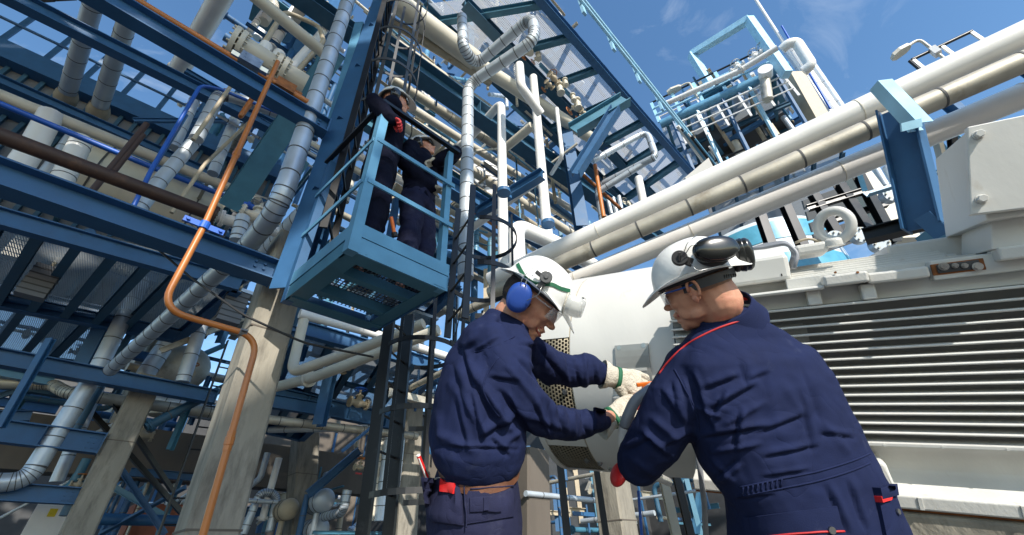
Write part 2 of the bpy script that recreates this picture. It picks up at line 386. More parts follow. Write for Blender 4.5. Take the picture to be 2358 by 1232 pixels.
# ================= PLANT =================
AX = {'z': UP, '1': E1, '2': E2}
def atz(px, py, z):
    r = M3 @ Dc(px, py); return CAM + r*((z - CAM.z)/r.z)
def CH(pts):
    """chain of photo points: first (px,py,depth) or (px,py,'h',z); later (px,py,axis) or (px,py,depth)"""
    out = []
    for q in pts:
        if len(q) == 4: out.append(atz(q[0], q[1], q[3]))
        elif isinstance(q[2], str): out.append(to(out[-1], q[0], q[1], AX[q[2]]))
        else: out.append(P(*q))
    return out
def rpx(p, wpx): return wpx/2*dep(p)/FP
def PIPE(pts, wpx, m='white', label='', **k):
    q = CH(pts); i = k.pop('at', 0); return pipe(q, rpx(q[i], wpx), m, label, **k)
def BEAM(a, b, wpx, hpx, m='blue', label='', **k):
    A, B = CH([a, b]); mid = (dep(A)+dep(B))/2/FP; return beam(A, B, wpx*mid, hpx*mid, m, label, **k)

# --- ground (a sheet reaching the horizon) ---
mb = MB(); mb.add([(-900, -900, 0), (900, -900, 0), (900, 900, 0), (-900, 900, 0)], [(0, 1, 2, 3)])
g = mb.build('ground', 'ground'); g['kind'] = 'structure'
# --- concrete columns ---
def column(a, b, wm, label, group='concrete columns of the pipe rack', m='concrete', hgt=0.0, foot=True):
    A, B = CH([a, b]); A = A.copy()
    if foot: A = A + (A-B)*((A.z)/(B.z-A.z))
    mb = MB(); A.z = 0 if foot else A.z; c = wm*.06; h = wm/2
    extr(mb, [(-h+c, -h), (h-c, -h), (h, -h+c), (h, h-c), (h-c, h), (-h+c, h), (-h, h-c), (-h, -h+c)], A, B, E1, E2)
    o = mb.build('concrete_column', m); tag(o, label, 'column', group)
    k = MB(); 
    for zz in (.33, .72): boxm(k, A.lerp(B, zz), E1*(h+.003), E2*(h+.003), UP*.006)
    k.build('casting_joint', 'dkconc', o); return o
column((476, 1232, 2.42), (672, 560, 'z'), .285, 'big rough concrete column under the blue platform with an orange tube along it', hgt=.2)
column((175, 1232, 5.2), (345, 870, 'z'), .33, 'weathered concrete column left of the big one, crossed by silver pipes')
column((690, 1200, 9), (705, 985, 'z'), .5, 'far sunlit concrete column below the dark concrete beam')
column((925, 1230, 7.5), (945, 930, 'z'), .42, 'concrete column behind the black caged ladder')
column((1425, 1230, 4.2), (1405, 1090, 'z'), .30, 'pale concrete post under the machine drum')
column((1215, 1200, 5.0), (1215, 1040, 'z'), .42, 'concrete column coloured dark as if shaded, right of the bending worker', m='dkconc')  # the column's shade is put into its darker concrete colour
for a, b, z, lab in (((-40, 985), (850, 1065), 4.2, 'left stretch of wide dark concrete beam'), ((840, 1065), (1120, 1085), 4.2, 'right stretch of wide dark concrete beam')):
    pass
A = P(-150, 1000, 7.0); B = to(A, 880, 1083, E1); B.z = A.z
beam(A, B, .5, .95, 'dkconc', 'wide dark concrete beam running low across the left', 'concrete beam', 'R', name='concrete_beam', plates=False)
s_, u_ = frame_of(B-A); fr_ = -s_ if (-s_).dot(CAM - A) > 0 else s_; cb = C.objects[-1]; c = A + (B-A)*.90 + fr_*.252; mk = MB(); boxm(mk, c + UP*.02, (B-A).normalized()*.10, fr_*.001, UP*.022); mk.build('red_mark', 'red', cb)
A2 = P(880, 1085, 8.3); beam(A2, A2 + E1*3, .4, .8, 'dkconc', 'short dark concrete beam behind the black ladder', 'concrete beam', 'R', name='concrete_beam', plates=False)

# --- far left clad building behind the overhead pipes ---
bt = thing('clad_building', 'grey clad building with a blue roof edge behind the overhead pipes', 'building', atz(0, 120, 9))
wa = atz(-260, 5, 9.0); wb = atz(640, 405, 9.0); dz = V((0, 0, 1)); ee = (wb-wa).normalized(); nn = V((-ee.y, ee.x, 0)); nn = nn if nn.y > 0 else -nn
mb = MB(); boxm(mb, (wa+wb)/2 - dz*2.2 + nn*.2, (wb-wa)/2, nn*.1, dz*2.2); mb.build('wall', 'panel', bt)
for z_, t_ in ((0, .22), (-1.15, .16), (-2.6, .14)):
    mb = MB(); boxm(mb, (wa+wb)/2 + dz*z_ - nn*.02, (wb-wa)/2, nn*.14, dz*t_); mb.build('edge_girder', 'blue', bt)
for i in range(26):
    c = wa.lerp(wb, (i+.5)/26); mb = MB(); boxm(mb, c - dz*2.2 + nn*.07, ee*.03, nn*.05, dz*2.1); mb.build('panel_rib', 'dkblue', bt)
railing(wa + dz*.25, wb + dz*.25 - ee*1.4, 9, 1.15, 'blue handrail along the roof edge of the grey clad building', 'blue', 'blue', 1, .045)
# --- overhead pipes entering that wall ---
for (p0, p1, wp, z0, lb) in (((235, -60), (148, 238), 30, 8.4, 'left'), ((322, -40), (222, 268), 30, 8.3, 'right')):
    q = CH([(*p0, 'h', z0), (*p1, 'h', z0)])
    pipe(q, rpx(q[1], wp), 'cladlight', 'silver clad overhead pipe with a canvas collar, %s one of the pair at top left' % lb, rings=.42, group=None)
    o_ = C.objects[-1]
    mb = MB(); r_ = rpx(q[1], wp); c = q[1]; dd = (q[0]-q[1]).normalized(); s_, u_ = frame_of(dd)
    N = 30; vs = []
    for i in range(9):
        for k in range(N):
            a = 2*math.pi*k/N; rr = r_*(1.05 + .35*math.sin(i/8*math.pi)*(.8 + .35*noise.noise(V((math.cos(a)*2, math.sin(a)*2, i*.8+p0[0])))) + (.12 if i == 8 else 0)+.08*noise.noise(V((a*4, i*2, 3))))
            vs.append(c + dd*(.38 - i*.055) + (s_*math.cos(a) + u_*math.sin(a))*rr)
    mb.add(vs, [(i*N+k, i*N+(k+1) % N, (i+1)*N+(k+1) % N, (i+1)*N+k) for i in range(8) for k in range(N)])
    mb.build('canvas_collar', 'beige', bpy.data.objects[o_.name], True)
PIPE([(540, -60, 'h', 10), (408, 168, 'h', 10)], 38, 'white', 'thick white overhead pipe against the sky at top left', at=1, flanges=())
PIPE([(560, -30, 'h', 6.6), (755, 130, 'h', 6.6)], 30, 'cream', 'cream pipe crossing the sky behind the top of the main silver riser', at=0)
PIPE([(400, 150, 10), (440, 215, 10), (560, 250, 11), (660, 300, 12)], 26, 'cream', 'cream pipe curving behind the first blue beam', rings=.5)
# --- left blue beams ---
BEAM((170, -45, 'h', 4.2), (750, 296, 'h', 4.2), 34, 50, 'blue', 'large blue I-beam crossing the upper left with an orange tube along its top', stiff=0)
BEAM((-60, -50, 'h', 7.2), (640, 300, 'h', 7.2), 24, 34, 'blue', 'second blue I-beam behind the large one at upper left')
BEAM((-120, 365, 'h', 2.72), (628, 628, 'h', 2.72), 52, 62, 'blue', 'long blue I-beam from the left edge to the concrete column', stiff=0)
BEAM((-60, 160, 'h', 7.6), (500, 408, 'h', 7.6), 18, 22, 'blue', 'thin blue beam under the grey clad wall', plates=False)
BEAM((-60, 812, 5.0), (495, 915, '1'), 26, 34, 'blue', 'blue beam bolted to the left concrete column, upper of three')
BEAM((-60, 985, 4.9), (232, 1022, '1'), 30, 46, 'blue', 'blue beam bolted to the left concrete column, middle of three', stiff=1)
BEAM((-60, 1128, 4.8), (180, 1143, '1'), 28, 36, 'blue', 'blue beam bolted to the left concrete column, lowest of three')
BEAM((-40, 850, 6), (120, 880, '1'), 18, 18, 'ltblue', 'light blue beam end crossing behind the upper left beam', plates=False)
BEAM((-30, 960, 5.6), (72, 958, '1'), 22, 24, 'blue', 'short blue stub beam at the left edge', plates=False)
BEAM((195, 850, 6.2), (325, 600, 'z'), 34, 30, 'blue', 'leaning blue post between the silver pipes at left', plates=False)
BEAM((0, 985, 4.6), (118, 780, 'z'), 16, 12, 'blue', 'slim blue post in front of the left beams', plates=False)
BEAM((530, 480, 6), (770, 120, 6.5), 46, 26, 'teal', 'wide teal diagonal brace behind the main silver riser', plates=False)
BEAM((600, 350, 8), (700, 100, 9), 30, 22, 'blue', 'blue post standing behind the orange drain tube', plates=False)
BEAM((560, 560, 6.4), (700, 370, 7), 22, 18, 'teal', 'lower teal brace left of the platform column', plates=False)
BEAM((590, 10, 12), (760, 130, 13), 60, 40, 'teal', 'teal beam high behind the main silver riser', plates=False)
BEAM((660, -30, 7), (830, 90, '1'), 40, 34, 'dkblue', 'dark blue beam end beside the top of the main silver riser')
BEAM((690, 180, 14), (760, -20, 'z'), 70, 40, 'blue', 'broad blue column far behind the flanged cream vessel', plates=False)
BEAM((640, 130, 13), (700, 0, 'z'), 40, 30, 'blue', 'blue column beside the broad far one', plates=False)
# --- orange / blue / brown small lines ---
PIPE([(270, -25, 'h', 4.42), (708, 236, 'h', 4.42)], 15, 'orange', 'orange tube lying along the top of the large blue beam', at=1)
orange_pts = CH([(640, 142, 3.3), (560, 320, 'z'), (470, 520, 'z'), (368, 712, 'z'), (596, 776, '1'), (455, 1275, 'z')])
k_ = pipe(orange_pts, .0165, 'orange', 'orange tube bending down from the flanged vessel along the concrete column', bend=.125)
cl = MB(); c = orange_pts[2]
sweep(cl, [c - UP*.024, c + UP*.024], .026, 14); boxm(cl, c, E1*.1, E2*.007, UP*.018); 
for sg in (-1, 1): cyl(cl, c + E1*.08*sg - E2*.02, c + E1*.08*sg + E2*.02, .010, 6)
cl.build('pipe_clamp', 'royal', k_)
for a_, b_, f_ in ((3, 4, .82),):
    c = orange_pts[a_].lerp(orange_pts[b_], f_); d_ = (orange_pts[b_]-orange_pts[a_]).normalized(); cl = MB(); sweep(cl, [c - d_*.018, c + d_*.018], .0205, 12); s9, u9 = frame_of(d_); boxm(cl, c, s9*.042, u9*.005, d_*.014); cl.build('pipe_clip', 'panel', k_)
for a_, f_ in ((1, .2), (4, .55)):
    c = orange_pts[a_].lerp(orange_pts[a_+1], f_); d_ = (orange_pts[a_+1]-orange_pts[a_]).normalized(); cl = MB(); sweep(cl, [c - d_*.045, c - d_*.02, c - d_*.018, c + d_*.018, c + d_*.02, c + d_*.045], [.019, .019, .022, .022, .019, .019], 8); cl.build('coupling', 'orange', k_)
PIPE([(580, 228, 6), (548, 276, 'z'), (588, 226, 6.6)], 10, 'orange', 'short orange V of tube behind the large blue beam')
PIPE([(-40, 222, 'h', 5.6), (350, 385, 'h', 5.6), (590, 480, 'h', 5.6)], 12, 'royal', 'royal blue tube running left to right above the brown pipe', at=1)
PIPE([(300, 490, 4.6), (350, 388, 'z'), (462, 196, 'z'), (505, 205, '1'), (640, 260, '1')], 10, 'royal', 'royal blue tube looping up behind the diagonal silver pipe', bend=.12)
PIPE([(352, 390, 5.0), (430, 265, 'z')], 8, 'blue', 'thin blue tube beside the royal blue loop')
bp = PIPE([(-60, 290, 'h', 3.9), (492, 496, 'h', 3.9)], 30, 'brown', 'rusty dark brown pipe crossing to the left of the orange tube', at=1, flanges=[(1, 0)])
PIPE([(200, 455, 4.6), (338, 285, 'z')], 14, 'brown', 'dark brown rod standing behind the brown pipe, nearer of two', bend=.05)
PIPE([(262, 395, 4.9), (330, 310, 'z')], 12, 'brown', 'dark brown rod standing behind the brown pipe, farther of two')
wp = CH([(-60, 195, 'h', 7.0), (75, 250, 'h', 7.0), (110, 262, 'h', 7.0), (600, 462, 'h', 7.0)])
o = pipe(wp, rpx(wp[2], 27), 'cream', 'cream header pipe with a tee running under the grey clad wall')
tq = CH([(118, 262, dep(wp[2])), (78, 335, 'z'), (20, 420, 'z')]); pipe(tq, rpx(tq[0], 44), 'white', '', name='tee_branch', parent=o)
PIPE([(190, 320, 6.6), (120, 460, 'z')], 40, 'white', 'thick white riser with seams behind the brown pipe', rings=.3)
PIPE([(90, 430, 6.9), (190, 290, 'z')], 34, 'cladlight', 'silver riser left of the thick white riser', rings=.35)
# diagonal silver riser with cut end
q = CH([(310, 492, 4.9), (375, 409, 'z'), (448, 325, 'z')]); pipe(q, rpx(q[1], 30), 'cladlight', 'silver clad riser with an open collar, left of the orange tube', rings=.22)
q = CH([(452, 320, 5.6), (506, 215, 'z'), (560, 232, '1'), (660, 268, '1')]); pipe(q, rpx(q[1], 26), 'cladlight', 'silver pipe bending over behind the royal blue loop', rings=.3)
PIPE([(445, 322, 5.0), (536, 192, 'z')], 9, 'beige', 'thin beige tube rising from the cut silver riser')
PIPE([(395, 490, 5.2), (470, 380, 'z'), (580, 275, 'z')], 9, 'beige', 'thin beige tube running up behind the orange tube')
PIPE([(560, 230, 7.5), (490, 400, 'z')], 20, 'cladlight', 'slim silver riser behind the orange tube', rings=.3)
PIPE([(455, 215, 8), (400, 340, 'z')], 20, 'cladlight', 'slim silver riser behind the royal blue loop', rings=.4)
# --- main silver riser and its run to lower left ---
q = CH([(822, -60, 5.6), (642, 480, 'z'), (565, 572, '2'), (255, 852, '2')])
pipe(q, rpx(q[1], 46), 'alu', 'main silver clad riser that bends and runs to the lower left', rings=.27, bend=.28, seg=24)
q = CH([(720, 480, 5.2), (610, 590, '2'), (395, 775, '2'), (335, 862, 'z'), (352, 925, '2'), (505, 952, '1')])
pipe([q[0], q[1], q[2], q[3], to(q[3], 330, 915, UP), to(to(q[3], 330, 915, UP), 520, 958, E1)], rpx(q[2], 34), 'alu', 'second silver pipe dropping and turning by the left concrete column', rings=.2, bend=.2, seg=20)
PIPE([(-60, 880, 6), (120, 885, '1'), (155, 905, 6.1), (290, 925, '1'), (520, 955, '1')], 27, 'tarnish', 'tarnished pipe running behind the left concrete column', rings=.3, bend=.25)
PIPE([(300, 660, 6.6), (330, 640, 'z'), (220, 860, 'z'), (60, 1110, 'z'), (-60, 1112, '1')], 30, 'alu', 'long silver riser with an elbow at lower left', rings=.35, bend=.2)
PIPE([(250, 840, 6.8), (130, 1110, 'z')], 22, 'alu', 'slim silver riser with a yellow band at lower left', rings=.4)
PIPE([(330, 640, 6.3), (262, 610, '1'), (240, 600, 6.8), (250, 560, 'z')], 26, 'tarnish', 'tarnished silver elbow left of the leaning blue post', rings=.12, bend=.15)
PIPE([(480, 700, 7), (420, 880, 'z')], 26, 'cladlight', 'silver riser behind the orange tube elbow', rings=.35)
# flange cluster near orange clamp
valve(P(590, 500, 4.4), E1, UP, .16, 'cream', 'steel', 'cream valve with steel wheel at the foot of the main silver riser')
PIPE([(500, 500, 4.3), (575, 520, '1'), (640, 535, '1')], 26, 'white', 'short white flanged pipe right of the orange tube', flanges=[(0, .04)])
PIPE([(545, 555, 4.0), (560, 500, 'z')], 30, 'cladlight', 'short silver stub standing on the long blue beam', rings=.08)
PIPE([(560, 470, 4.6), (620, 490, '1')], 14, 'royal', 'royal blue flanged stub near the main riser', flanges=[(0, .05), (1, -.05)])
# --- flanged cream vessel (top, left of centre) ---
vt = thing('flanged_vessel', 'cream horizontal vessel with a bolted flange above the large blue beam', 'vessel', atz(540, 100, 5.9))
va, vb = CH([(545, 105, 'h', 5.9), (700, 200, 'h', 5.9)]); vd = (vb-va).normalized(); rv = rpx(va, 62)
mb = MB(); sweep(mb, [va, vb], rv, 28); smooth_auto(mb.build('shell', 'cream', vt))
for c0 in (va, va.lerp(vb, .6)):
    mb = MB(); sweep(mb, [c0 - vd*.06, c0 - vd*.01], rv*1.35, 28); sweep(mb, [c0 + vd*.01, c0 + vd*.06], rv*1.35, 28); s_, u_ = frame_of(vd)
    for k in range(14):
        a = 2*math.pi*k/14; e = c0 + (s_*math.cos(a) + u_*math.sin(a))*rv*1.2; sweep(mb, [e - vd*.09, e + vd*.09], .014, 6)
    smooth_auto(mb.build('flange', 'cream', vt))
for f_ in (.3, .5):
    mb = MB(); c0 = va.lerp(vb, f_); sweep(mb, [c0, c0 + UP*.33, c0 + UP*.36], [.07, .07, .04], 14); smooth_auto(mb.build('nozzle', 'white', vt))
PIPE([(580, 145, 5.9), (655, 25, 'z'), (735, 60, '1'), (745, 95, 6.6), (655, 200, 6.0)], 12, 'beige', 'beige tube arching over the flanged vessel', bend=.2)
PIPE([(640, 190, 6.2), (755, 60, 'z')], 20, 'white', 'slim white pipe left of the main silver riser', rings=0)
for (x, y, sw, mm) in ((575, 148, 22, 'steel'), (655, 205, 22, 'rust')):
    p = atz(x, y, 4.45); q_ = thing('tube_coupling', '%s coupling on the orange tube along the large beam' % ('rusty' if mm == 'rust' else 'bare metal'), 'coupling', p)
    mb = MB(); boxm(mb, p, ee*.08, nn*.06, UP*.06); mb.build('block', mm, q_); mb = MB(); sweep(mb, [p - ee*.14, p + ee*.14], .05, 8); mb.build('nut', mm, q_)

# --- blue column under/behind the platform ---
ca, cb = CH([(668, 680, 2.95), (905, -60, 'z')]); 
o = beam(ca, cb, .195, .21, 'blue', 'tall blue steel column rising behind the platform', 'steel column', 'I', ref=E1*.75+E2*.66, name='steel_column', plates=False)
for k in range(1, 6):
    c = ca.lerp(cb, k/6); mb = MB(); boxm(mb, c, E1*.10, E2*.10, UP*.006); mb.build('stiffener', 'blue', o)
BEAM((735, 420, 3.7), (830, 60, 'z'), 22, 22, 'ltblue', 'light blue angle strip beside the tall blue column', plates=False, kind='L')

# --- blue platform with two people ---
zf = 2.78
F = CH([(803, 574, 2.3)])[0]; Lc = to(F, 650, 690, E2); Lc.z = F.z; Rc = to(F, 1031, 664, E1); Rc.z = F.z
eL = Lc - F; eR = Rc - F; Bc = F + eL + eR; hF = .215
pt = thing('platform', 'light blue steel platform where two people stand above the workers', 'platform', F)
nL = eL.normalized(); nR = eR.normalized()
def pbox(c0, c1, th, z0, z1, name, m, inset):
    mb = MB(); d = (c1-c0); off = inset.normalized()*th/2
    boxm(mb, (c0+c1)/2 + off + UP*(z0+z1)/2, d/2, inset.normalized()*th/2, UP*(z1-z0)/2); return mb.build(name, m, pt)
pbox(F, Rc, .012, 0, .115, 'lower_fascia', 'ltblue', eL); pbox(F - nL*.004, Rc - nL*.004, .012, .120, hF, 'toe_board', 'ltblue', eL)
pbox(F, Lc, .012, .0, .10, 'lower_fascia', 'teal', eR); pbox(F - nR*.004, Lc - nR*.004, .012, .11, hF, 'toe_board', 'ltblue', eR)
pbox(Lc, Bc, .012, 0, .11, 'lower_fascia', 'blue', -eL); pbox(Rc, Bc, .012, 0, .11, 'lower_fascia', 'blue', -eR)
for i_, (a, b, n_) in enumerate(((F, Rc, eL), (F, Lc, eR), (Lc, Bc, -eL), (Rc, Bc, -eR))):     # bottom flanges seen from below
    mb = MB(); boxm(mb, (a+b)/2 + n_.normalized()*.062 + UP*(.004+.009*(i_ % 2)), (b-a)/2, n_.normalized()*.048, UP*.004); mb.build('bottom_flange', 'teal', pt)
for t_ in (.36, .70):
    mb = MB(); boxm(mb, F + eL*t_ + eR*.5 + UP*.05, eR*.45, nL*.028, UP*.035); mb.build('joist', 'teal', pt)
fz = F + UP*.105
quad_uv('grating', [fz + eL*.05 + eR*.05, fz + eR*.95 + eL*.05, fz + eR*.95 + eL*.95, fz + eL*.95 + eR*.05], 'gratbig', pt)
zt = 1.1
def post(c, w_, z0, z1, m='ltblue', ax=None):
    mb = MB(); boxm(mb, c + UP*(z0+z1)/2, nR*w_/2, nL*w_/2, UP*(z1-z0)/2); return mb.build('post', m, pt)
post(F + nR*.020 + nL*.020, .062, -.003, 1.43); post(Rc - nR*.045 + nL*.03, .048, -.003, 1.40); post(F + eL*.97 + nR*.025, .06, -.003, 1.40, 'blue'); post(Bc - nR*.04 - nL*.04, .05, -.003, 1.38, 'blue')
for z_ in (.355, .775):
    for (a, b) in ((F, Rc), (F, Lc)):
        mb = MB(); n_ = (nL if b is Rc else nR); boxm(mb, (a+b)/2 + UP*(hF+z_) - n_*.012, (b-a)/2*.985, n_*.006, UP*.019); mb.build('rail', 'ltblue', pt)
for (a, b, n_) in ((F, Rc, nL), (F, Lc, nR)):
    mb = MB(); boxm(mb, (a+b)/2 + UP*1.43 - n_*.01, (b-a)/2*1.06, n_*.018, UP*.016); mb.build('top_rail', 'black', pt)

# --- black caged ladders ---
def ladder(foot, top, wd, facing, label, cage=True, hoopr=.36, m='black', bars=5, step=.3, hstep=.75, cage0=0., hm='black', rail=.055, railt=.009):
    foot = V(foot); top = V(top); t = thing('caged_ladder' if cage else 'ladder', label, 'ladder', foot); d = (top-foot); L = d.length; d.normalize()
    f = (facing - d*facing.dot(d)).normalized(); s = d.cross(f).normalized()
    for sg in (-1, 1): mb = MB(); boxm(mb, foot + d*L/2 + s*sg*wd/2, d*L/2, s*railt, f*rail/2); mb.build('rail', m, t)
    n = int(L/step)
    for i in range(n): mb = MB(); c = foot + d*(i+.5)*step; cyl(mb, c - s*wd/2, c + s*wd/2, .011, 6); mb.build('rung', m, t)
    if cage:
        hs = int((L-cage0)/hstep)+1
        for i in range(hs):
            c = foot + d*(cage0 + i*hstep) + f*hoopr*.75; mb = MB(); path = []
            for k in range(25):
                a = R(-125 + 250*k/24); path.append(c + f*math.cos(a)*hoopr + s*math.sin(a)*hoopr)
            for p0, p1 in zip(path, path[1:]):
                e = (p1-p0); nrm_ = e.cross(d).normalized(); boxm(mb, (p0+p1)/2, e/2*1.03, d*.022, nrm_*.004)
            mb.build('hoop', hm, t)
        for k in range(bars):
            a = R(-100 + 200*k/(bars-1)); c = foot + d*cage0 + f*hoopr*.75 + f*math.cos(a)*(hoopr-.006) + s*math.sin(a)*(hoopr-.006)
            rr = (f*math.cos(a) + s*math.sin(a)); tt = d.cross(rr); mb = MB(); boxm(mb, c + d*(L-cage0)/2, d*(L-cage0)/2, rr*.003, tt*.018); mb.build('cage_bar', hm, t)
    return t
# ladder standing inside/above platform
la, lb = CH([(752, 560, 3.15), (905, -40, 'z')]); ladder(la, lb, .37, E1*.8 - E2*.5, 'black caged ladder climbing above the two people on the platform', cage0=1.55, hoopr=.30, hm='dkgrey', step=.30, hstep=.7)
lc, ld = CH([(860, 1290, 3.1), (925, 705, 'z')]); ladder(lc, ld, .42, E1*.5 - E2*.8, 'black caged ladder rising from the ground left of the bending worker', hoopr=.36, hstep=.62, cage0=.4, bars=5, rail=.10, railt=.022)
le, lf = CH([(1052, 705, 3.3), (1072, 455, 'z')]); ladder(le - UP*.2, lf, .36, E1*1.0 - E2*.3, 'short black caged ladder at the right end of the platform', hoopr=.3, hstep=.5, bars=3)
# thin black ladder at far left-centre
xa, xb = CH([(395, 1240, 5.2), (548, 790, 'z')]); ladder(xa, xb, .3, -E2, 'slim black ladder left of the big concrete column', cage=False, rail=.08)
for (a, b, m_, lb) in (((205, 940, 6.5), (420, 1180, 6.8), 'black', 'upper black cross brace behind the left concrete column'), ((250, 905, 6.4), (400, 1130, 6.6), 'black', 'lower black cross brace behind the left concrete column'),
    ((225, 1230, 7), (425, 1120, 7.4), 'blue', 'blue brace rising rightwards near the bottom left'), ((265, 1060, 7.2), (380, 1230, 7), 'blue', 'blue brace falling rightwards near the bottom left'), ((300, 1232, 8.5), (345, 1110, 'z'), 'ltblue', 'light blue post among the braces at bottom left'),
    ((240, 1110, 8), (400, 1200, 8), 'teal', 'teal brace low at bottom left')):
    BEAM(a, b, 14, 12, m_, lb, plates=False, kind='L', name='cross_brace')

# --- centre: dark beams ---
BEAM((850, 85, 'h', 8.2), (1530, 560, 'h', 8.2), 30, 46, 'dkblue', 'long dark blue beam crossing the centre under the white headers', stiff=3, plates=False)
BEAM((1020, 420, 7.2), (1390, 640, '1'), 24, 36, 'blue', 'blue beam behind the white U-bend pipe', plates=False)
BEAM((1100, 490, 7.0), (1250, 400, '2'), 18, 26, 'blue', 'blue cross-beam between the two white risers', plates=False)
BEAM((840, 280, 8.8), (1130, 470, '1'), 20, 34, 'teal', 'teal beam behind the two people on the platform', plates=False)
BEAM((1018, 560, 9), (1075, 560, '1'), 20, 20, 'blue', 'short blue beam right of the platform', plates=False)
PIPE([(990, 420, 8.4), (1150, 525, '1'), (1200, 552, '1')], 12, 'orange', 'orange line along the blue beam behind the white riser')
BEAM((1340, 530, 8.0), (1300, 285, 'z'), 26, 30, 'blue', 'blue steel column under the grating walkway', name='steel_column', plates=False)
BEAM((1325, 400, 7.6), (1418, 250, 8.2), 24, 22, 'blue', 'slanting blue brace propping the grating walkway', plates=False)
BEAM((1320, 300, 8.2), (1440, 228, 8.4), 22, 36, 'teal', 'heavy teal cross-beam under the grating walkway', plates=False)
for (a, b, w_, mm, lb) in (
    ((880, -20), (1095, 140), 44, 'cream', 'thick cream header pipe behind the ladder cage'), ((905, 110), (1125, 262), 40, 'cream', 'thick cream header ending in a cap'),
    ((1090, 140), (1380, 330), 26, 'cream', 'cream header pipe with rust stains running right'), ((870, 30), (1130, 190), 20, 'beige', 'beige header pipe among the cream ones')):
    q = CH([(*a, 'h', 9.2), (*b, 'h', 9.2)]); pipe(q, rpx(q[1], w_), mm, lb)
for i, (y0, w_, mm, z_) in enumerate(((225, 20, 'tarnish', 9.6), (262, 17, 'cream', 9.9), (290, 13, 'tarnish', 10.2), (318, 22, 'cream', 9.8), (352, 14, 'beige', 10.4), (380, 18, 'cream', 10), (410, 11, 'tarnish', 10.3), (440, 16, 'cream', 9.9), (470, 20, 'beige', 9.6))):
    q = CH([(905, y0-40, 'h', z_), (1340, y0+235, 'h', z_)])
    pipe(q, rpx(q[0].lerp(q[1], .5), w_), mm, '%s pipe, number %s down in the sloping bundle behind the two white risers' % ({'tarnish': 'tarnished', 'cream': 'cream', 'beige': 'beige'}[mm], ['one', 'two', 'three', 'four', 'five', 'six', 'seven', 'eight', 'nine'][i]), rings=.9 if i % 2 == 0 else 0, group='sloping pipe bundle')
# loop pipe
q = CH([(1068, 30, 7.2), (1062, 105, 'z'), (1085, 142, 6.9), (1212, 45, '2'), ]); 
lp = CH([(1064, 40, 7.0), (1066, 110, 'z'), (1096, 150, 6.8), (1226, 38, 6.3), (1232, 92, 5.9), (1078, 196, 6.4), (1072, 640, 'z')])
pipe(lp, rpx(lp[5], 25), 'cladlight', 'silver pipe looping out over the walkway and dropping beside the platform', rings=.24, bend=.22, seg=20)
PIPE([(1160, 640, 5.6), (1154, 236, 'z'), (1080, 320, '2'), (960, 400, '2')], 27, 'white', 'straight white riser right of the looping silver pipe', bend=.2, seg=20)
PIPE([(1264, 580, 5.9), (1228, 178, 'z')], 26, 'white', 'leaning white riser under the walkway', seg=20)
PIPE([(1196, 150, 7.4), (1200, 200, 'z'), (1245, 262, 7.2)], 20, 'white', 'white branch pipe joining the leaning riser', bend=.15)
PIPE([(1192, 640, 5.0), (1188, 520, 'z'), (1300, 570, '1'), (1370, 615, '1')], 42, 'white', 'thick white pipe bending over behind the bending worker', bend=.2, seg=24)
for (x, y, d_) in ((1160, 442, 5.62), (1262, 515, 5.9)):
    c = P(x, y, d_); t = thing('pipe_clamp', 'blue ring clamp on the %s white riser' % ('straight' if x < 1200 else 'leaning'), 'clamp', c)
    mb = MB(); sweep(mb, [c - UP*.03, c + UP*.03], rpx(c, 31), 20); mb.build('band', 'blue', t); mb = MB(); boxm(mb, c + E1*rpx(c, 36), E1*.04, E2*.01, UP*.025); mb.build('lug', 'blue', t)
PIPE([(1245, 410, 7), (1135, 490, '2'), (1080, 530, '2')], 20, 'white', 'white branch crossing between the two risers')
PIPE([(1225, 290, 7.8), (1165, 340, '2')], 20, 'cream', 'short cream branch between the risers', at=1)
PIPE([(1390, 520, 8), (1375, 430, 'z'), (1508, 362, '2')], 17, 'alu', 'silver pipe with an elbow beside the walkway column', bend=.2, rings=.4)
PIPE([(1365, 370, 8.2), (1490, 302, 8.6), (1510, 360, 8.0), (1380, 440, 8.3)], 15, 'alu', 'silver hairpin pipe hanging below the walkway', bend=.15, rings=.5)
PIPE([(1470, 410, 9), (1482, 470, 'z')], 18, 'white', 'short white riser end below the walkway')
for i, x in enumerate((1400, 1412, 1425)): PIPE([(x, 460 - i*4, 9.5), (x+10, 500, 'z')], 9, 'cladlight', 'small silver tube in a row of three below the walkway', group='small silver tubes below the walkway')
PIPE([(1340, 400, 8.6), (1450, 500, 9)], 8, 'rust', 'thin rusty rod slanting under the walkway')
PIPE([(1370, 380, 8.6), (1390, 500, 'z')], 9, 'orange', 'thin orange tube standing under the walkway')
PIPE([(1282, 250, 8), (1295, 360, 'z'), (1270, 400, 8)], 9, 'white', 'thin white drain tube left of the walkway column', bend=.12)

# --- grating walkway overhead ---
zd = 10.2
c1 = atz(1230, -25, zd); c2 = atz(1620, 425, zd); c3 = atz(1500, 520, zd); c4 = atz(975, 10, zd)
wt = thing('grating_walkway', 'long grating walkway overhead with blue joists and handrail', 'walkway', c1)
quad_uv('grating', [c1, c2, c3, c4], 'grating', wt)
def wbeam(a, b, w_, h_, m, name, dzz=0):
    o = beam(a + UP*dzz, b + UP*dzz, w_, h_, m, '', kind='I', name=name, parent=wt, plates=False); return o
wbeam(c1, c2, .16, .34, 'blue', 'edge_beam', -.18); wbeam(c4, c3, .2, .34, 'dkblue', 'edge_beam', -.18)
wbeam(c4.lerp(c1, .38), c3.lerp(c2, .38), .22, .25, 'dkblue', 'edge_beam', -.2)
for t_ in (.04, .16, .29, .42, .55, .68, .80, .92): wbeam(c4.lerp(c3, t_), c1.lerp(c2, t_), .12, .22, 'teal', 'joist', -.13)
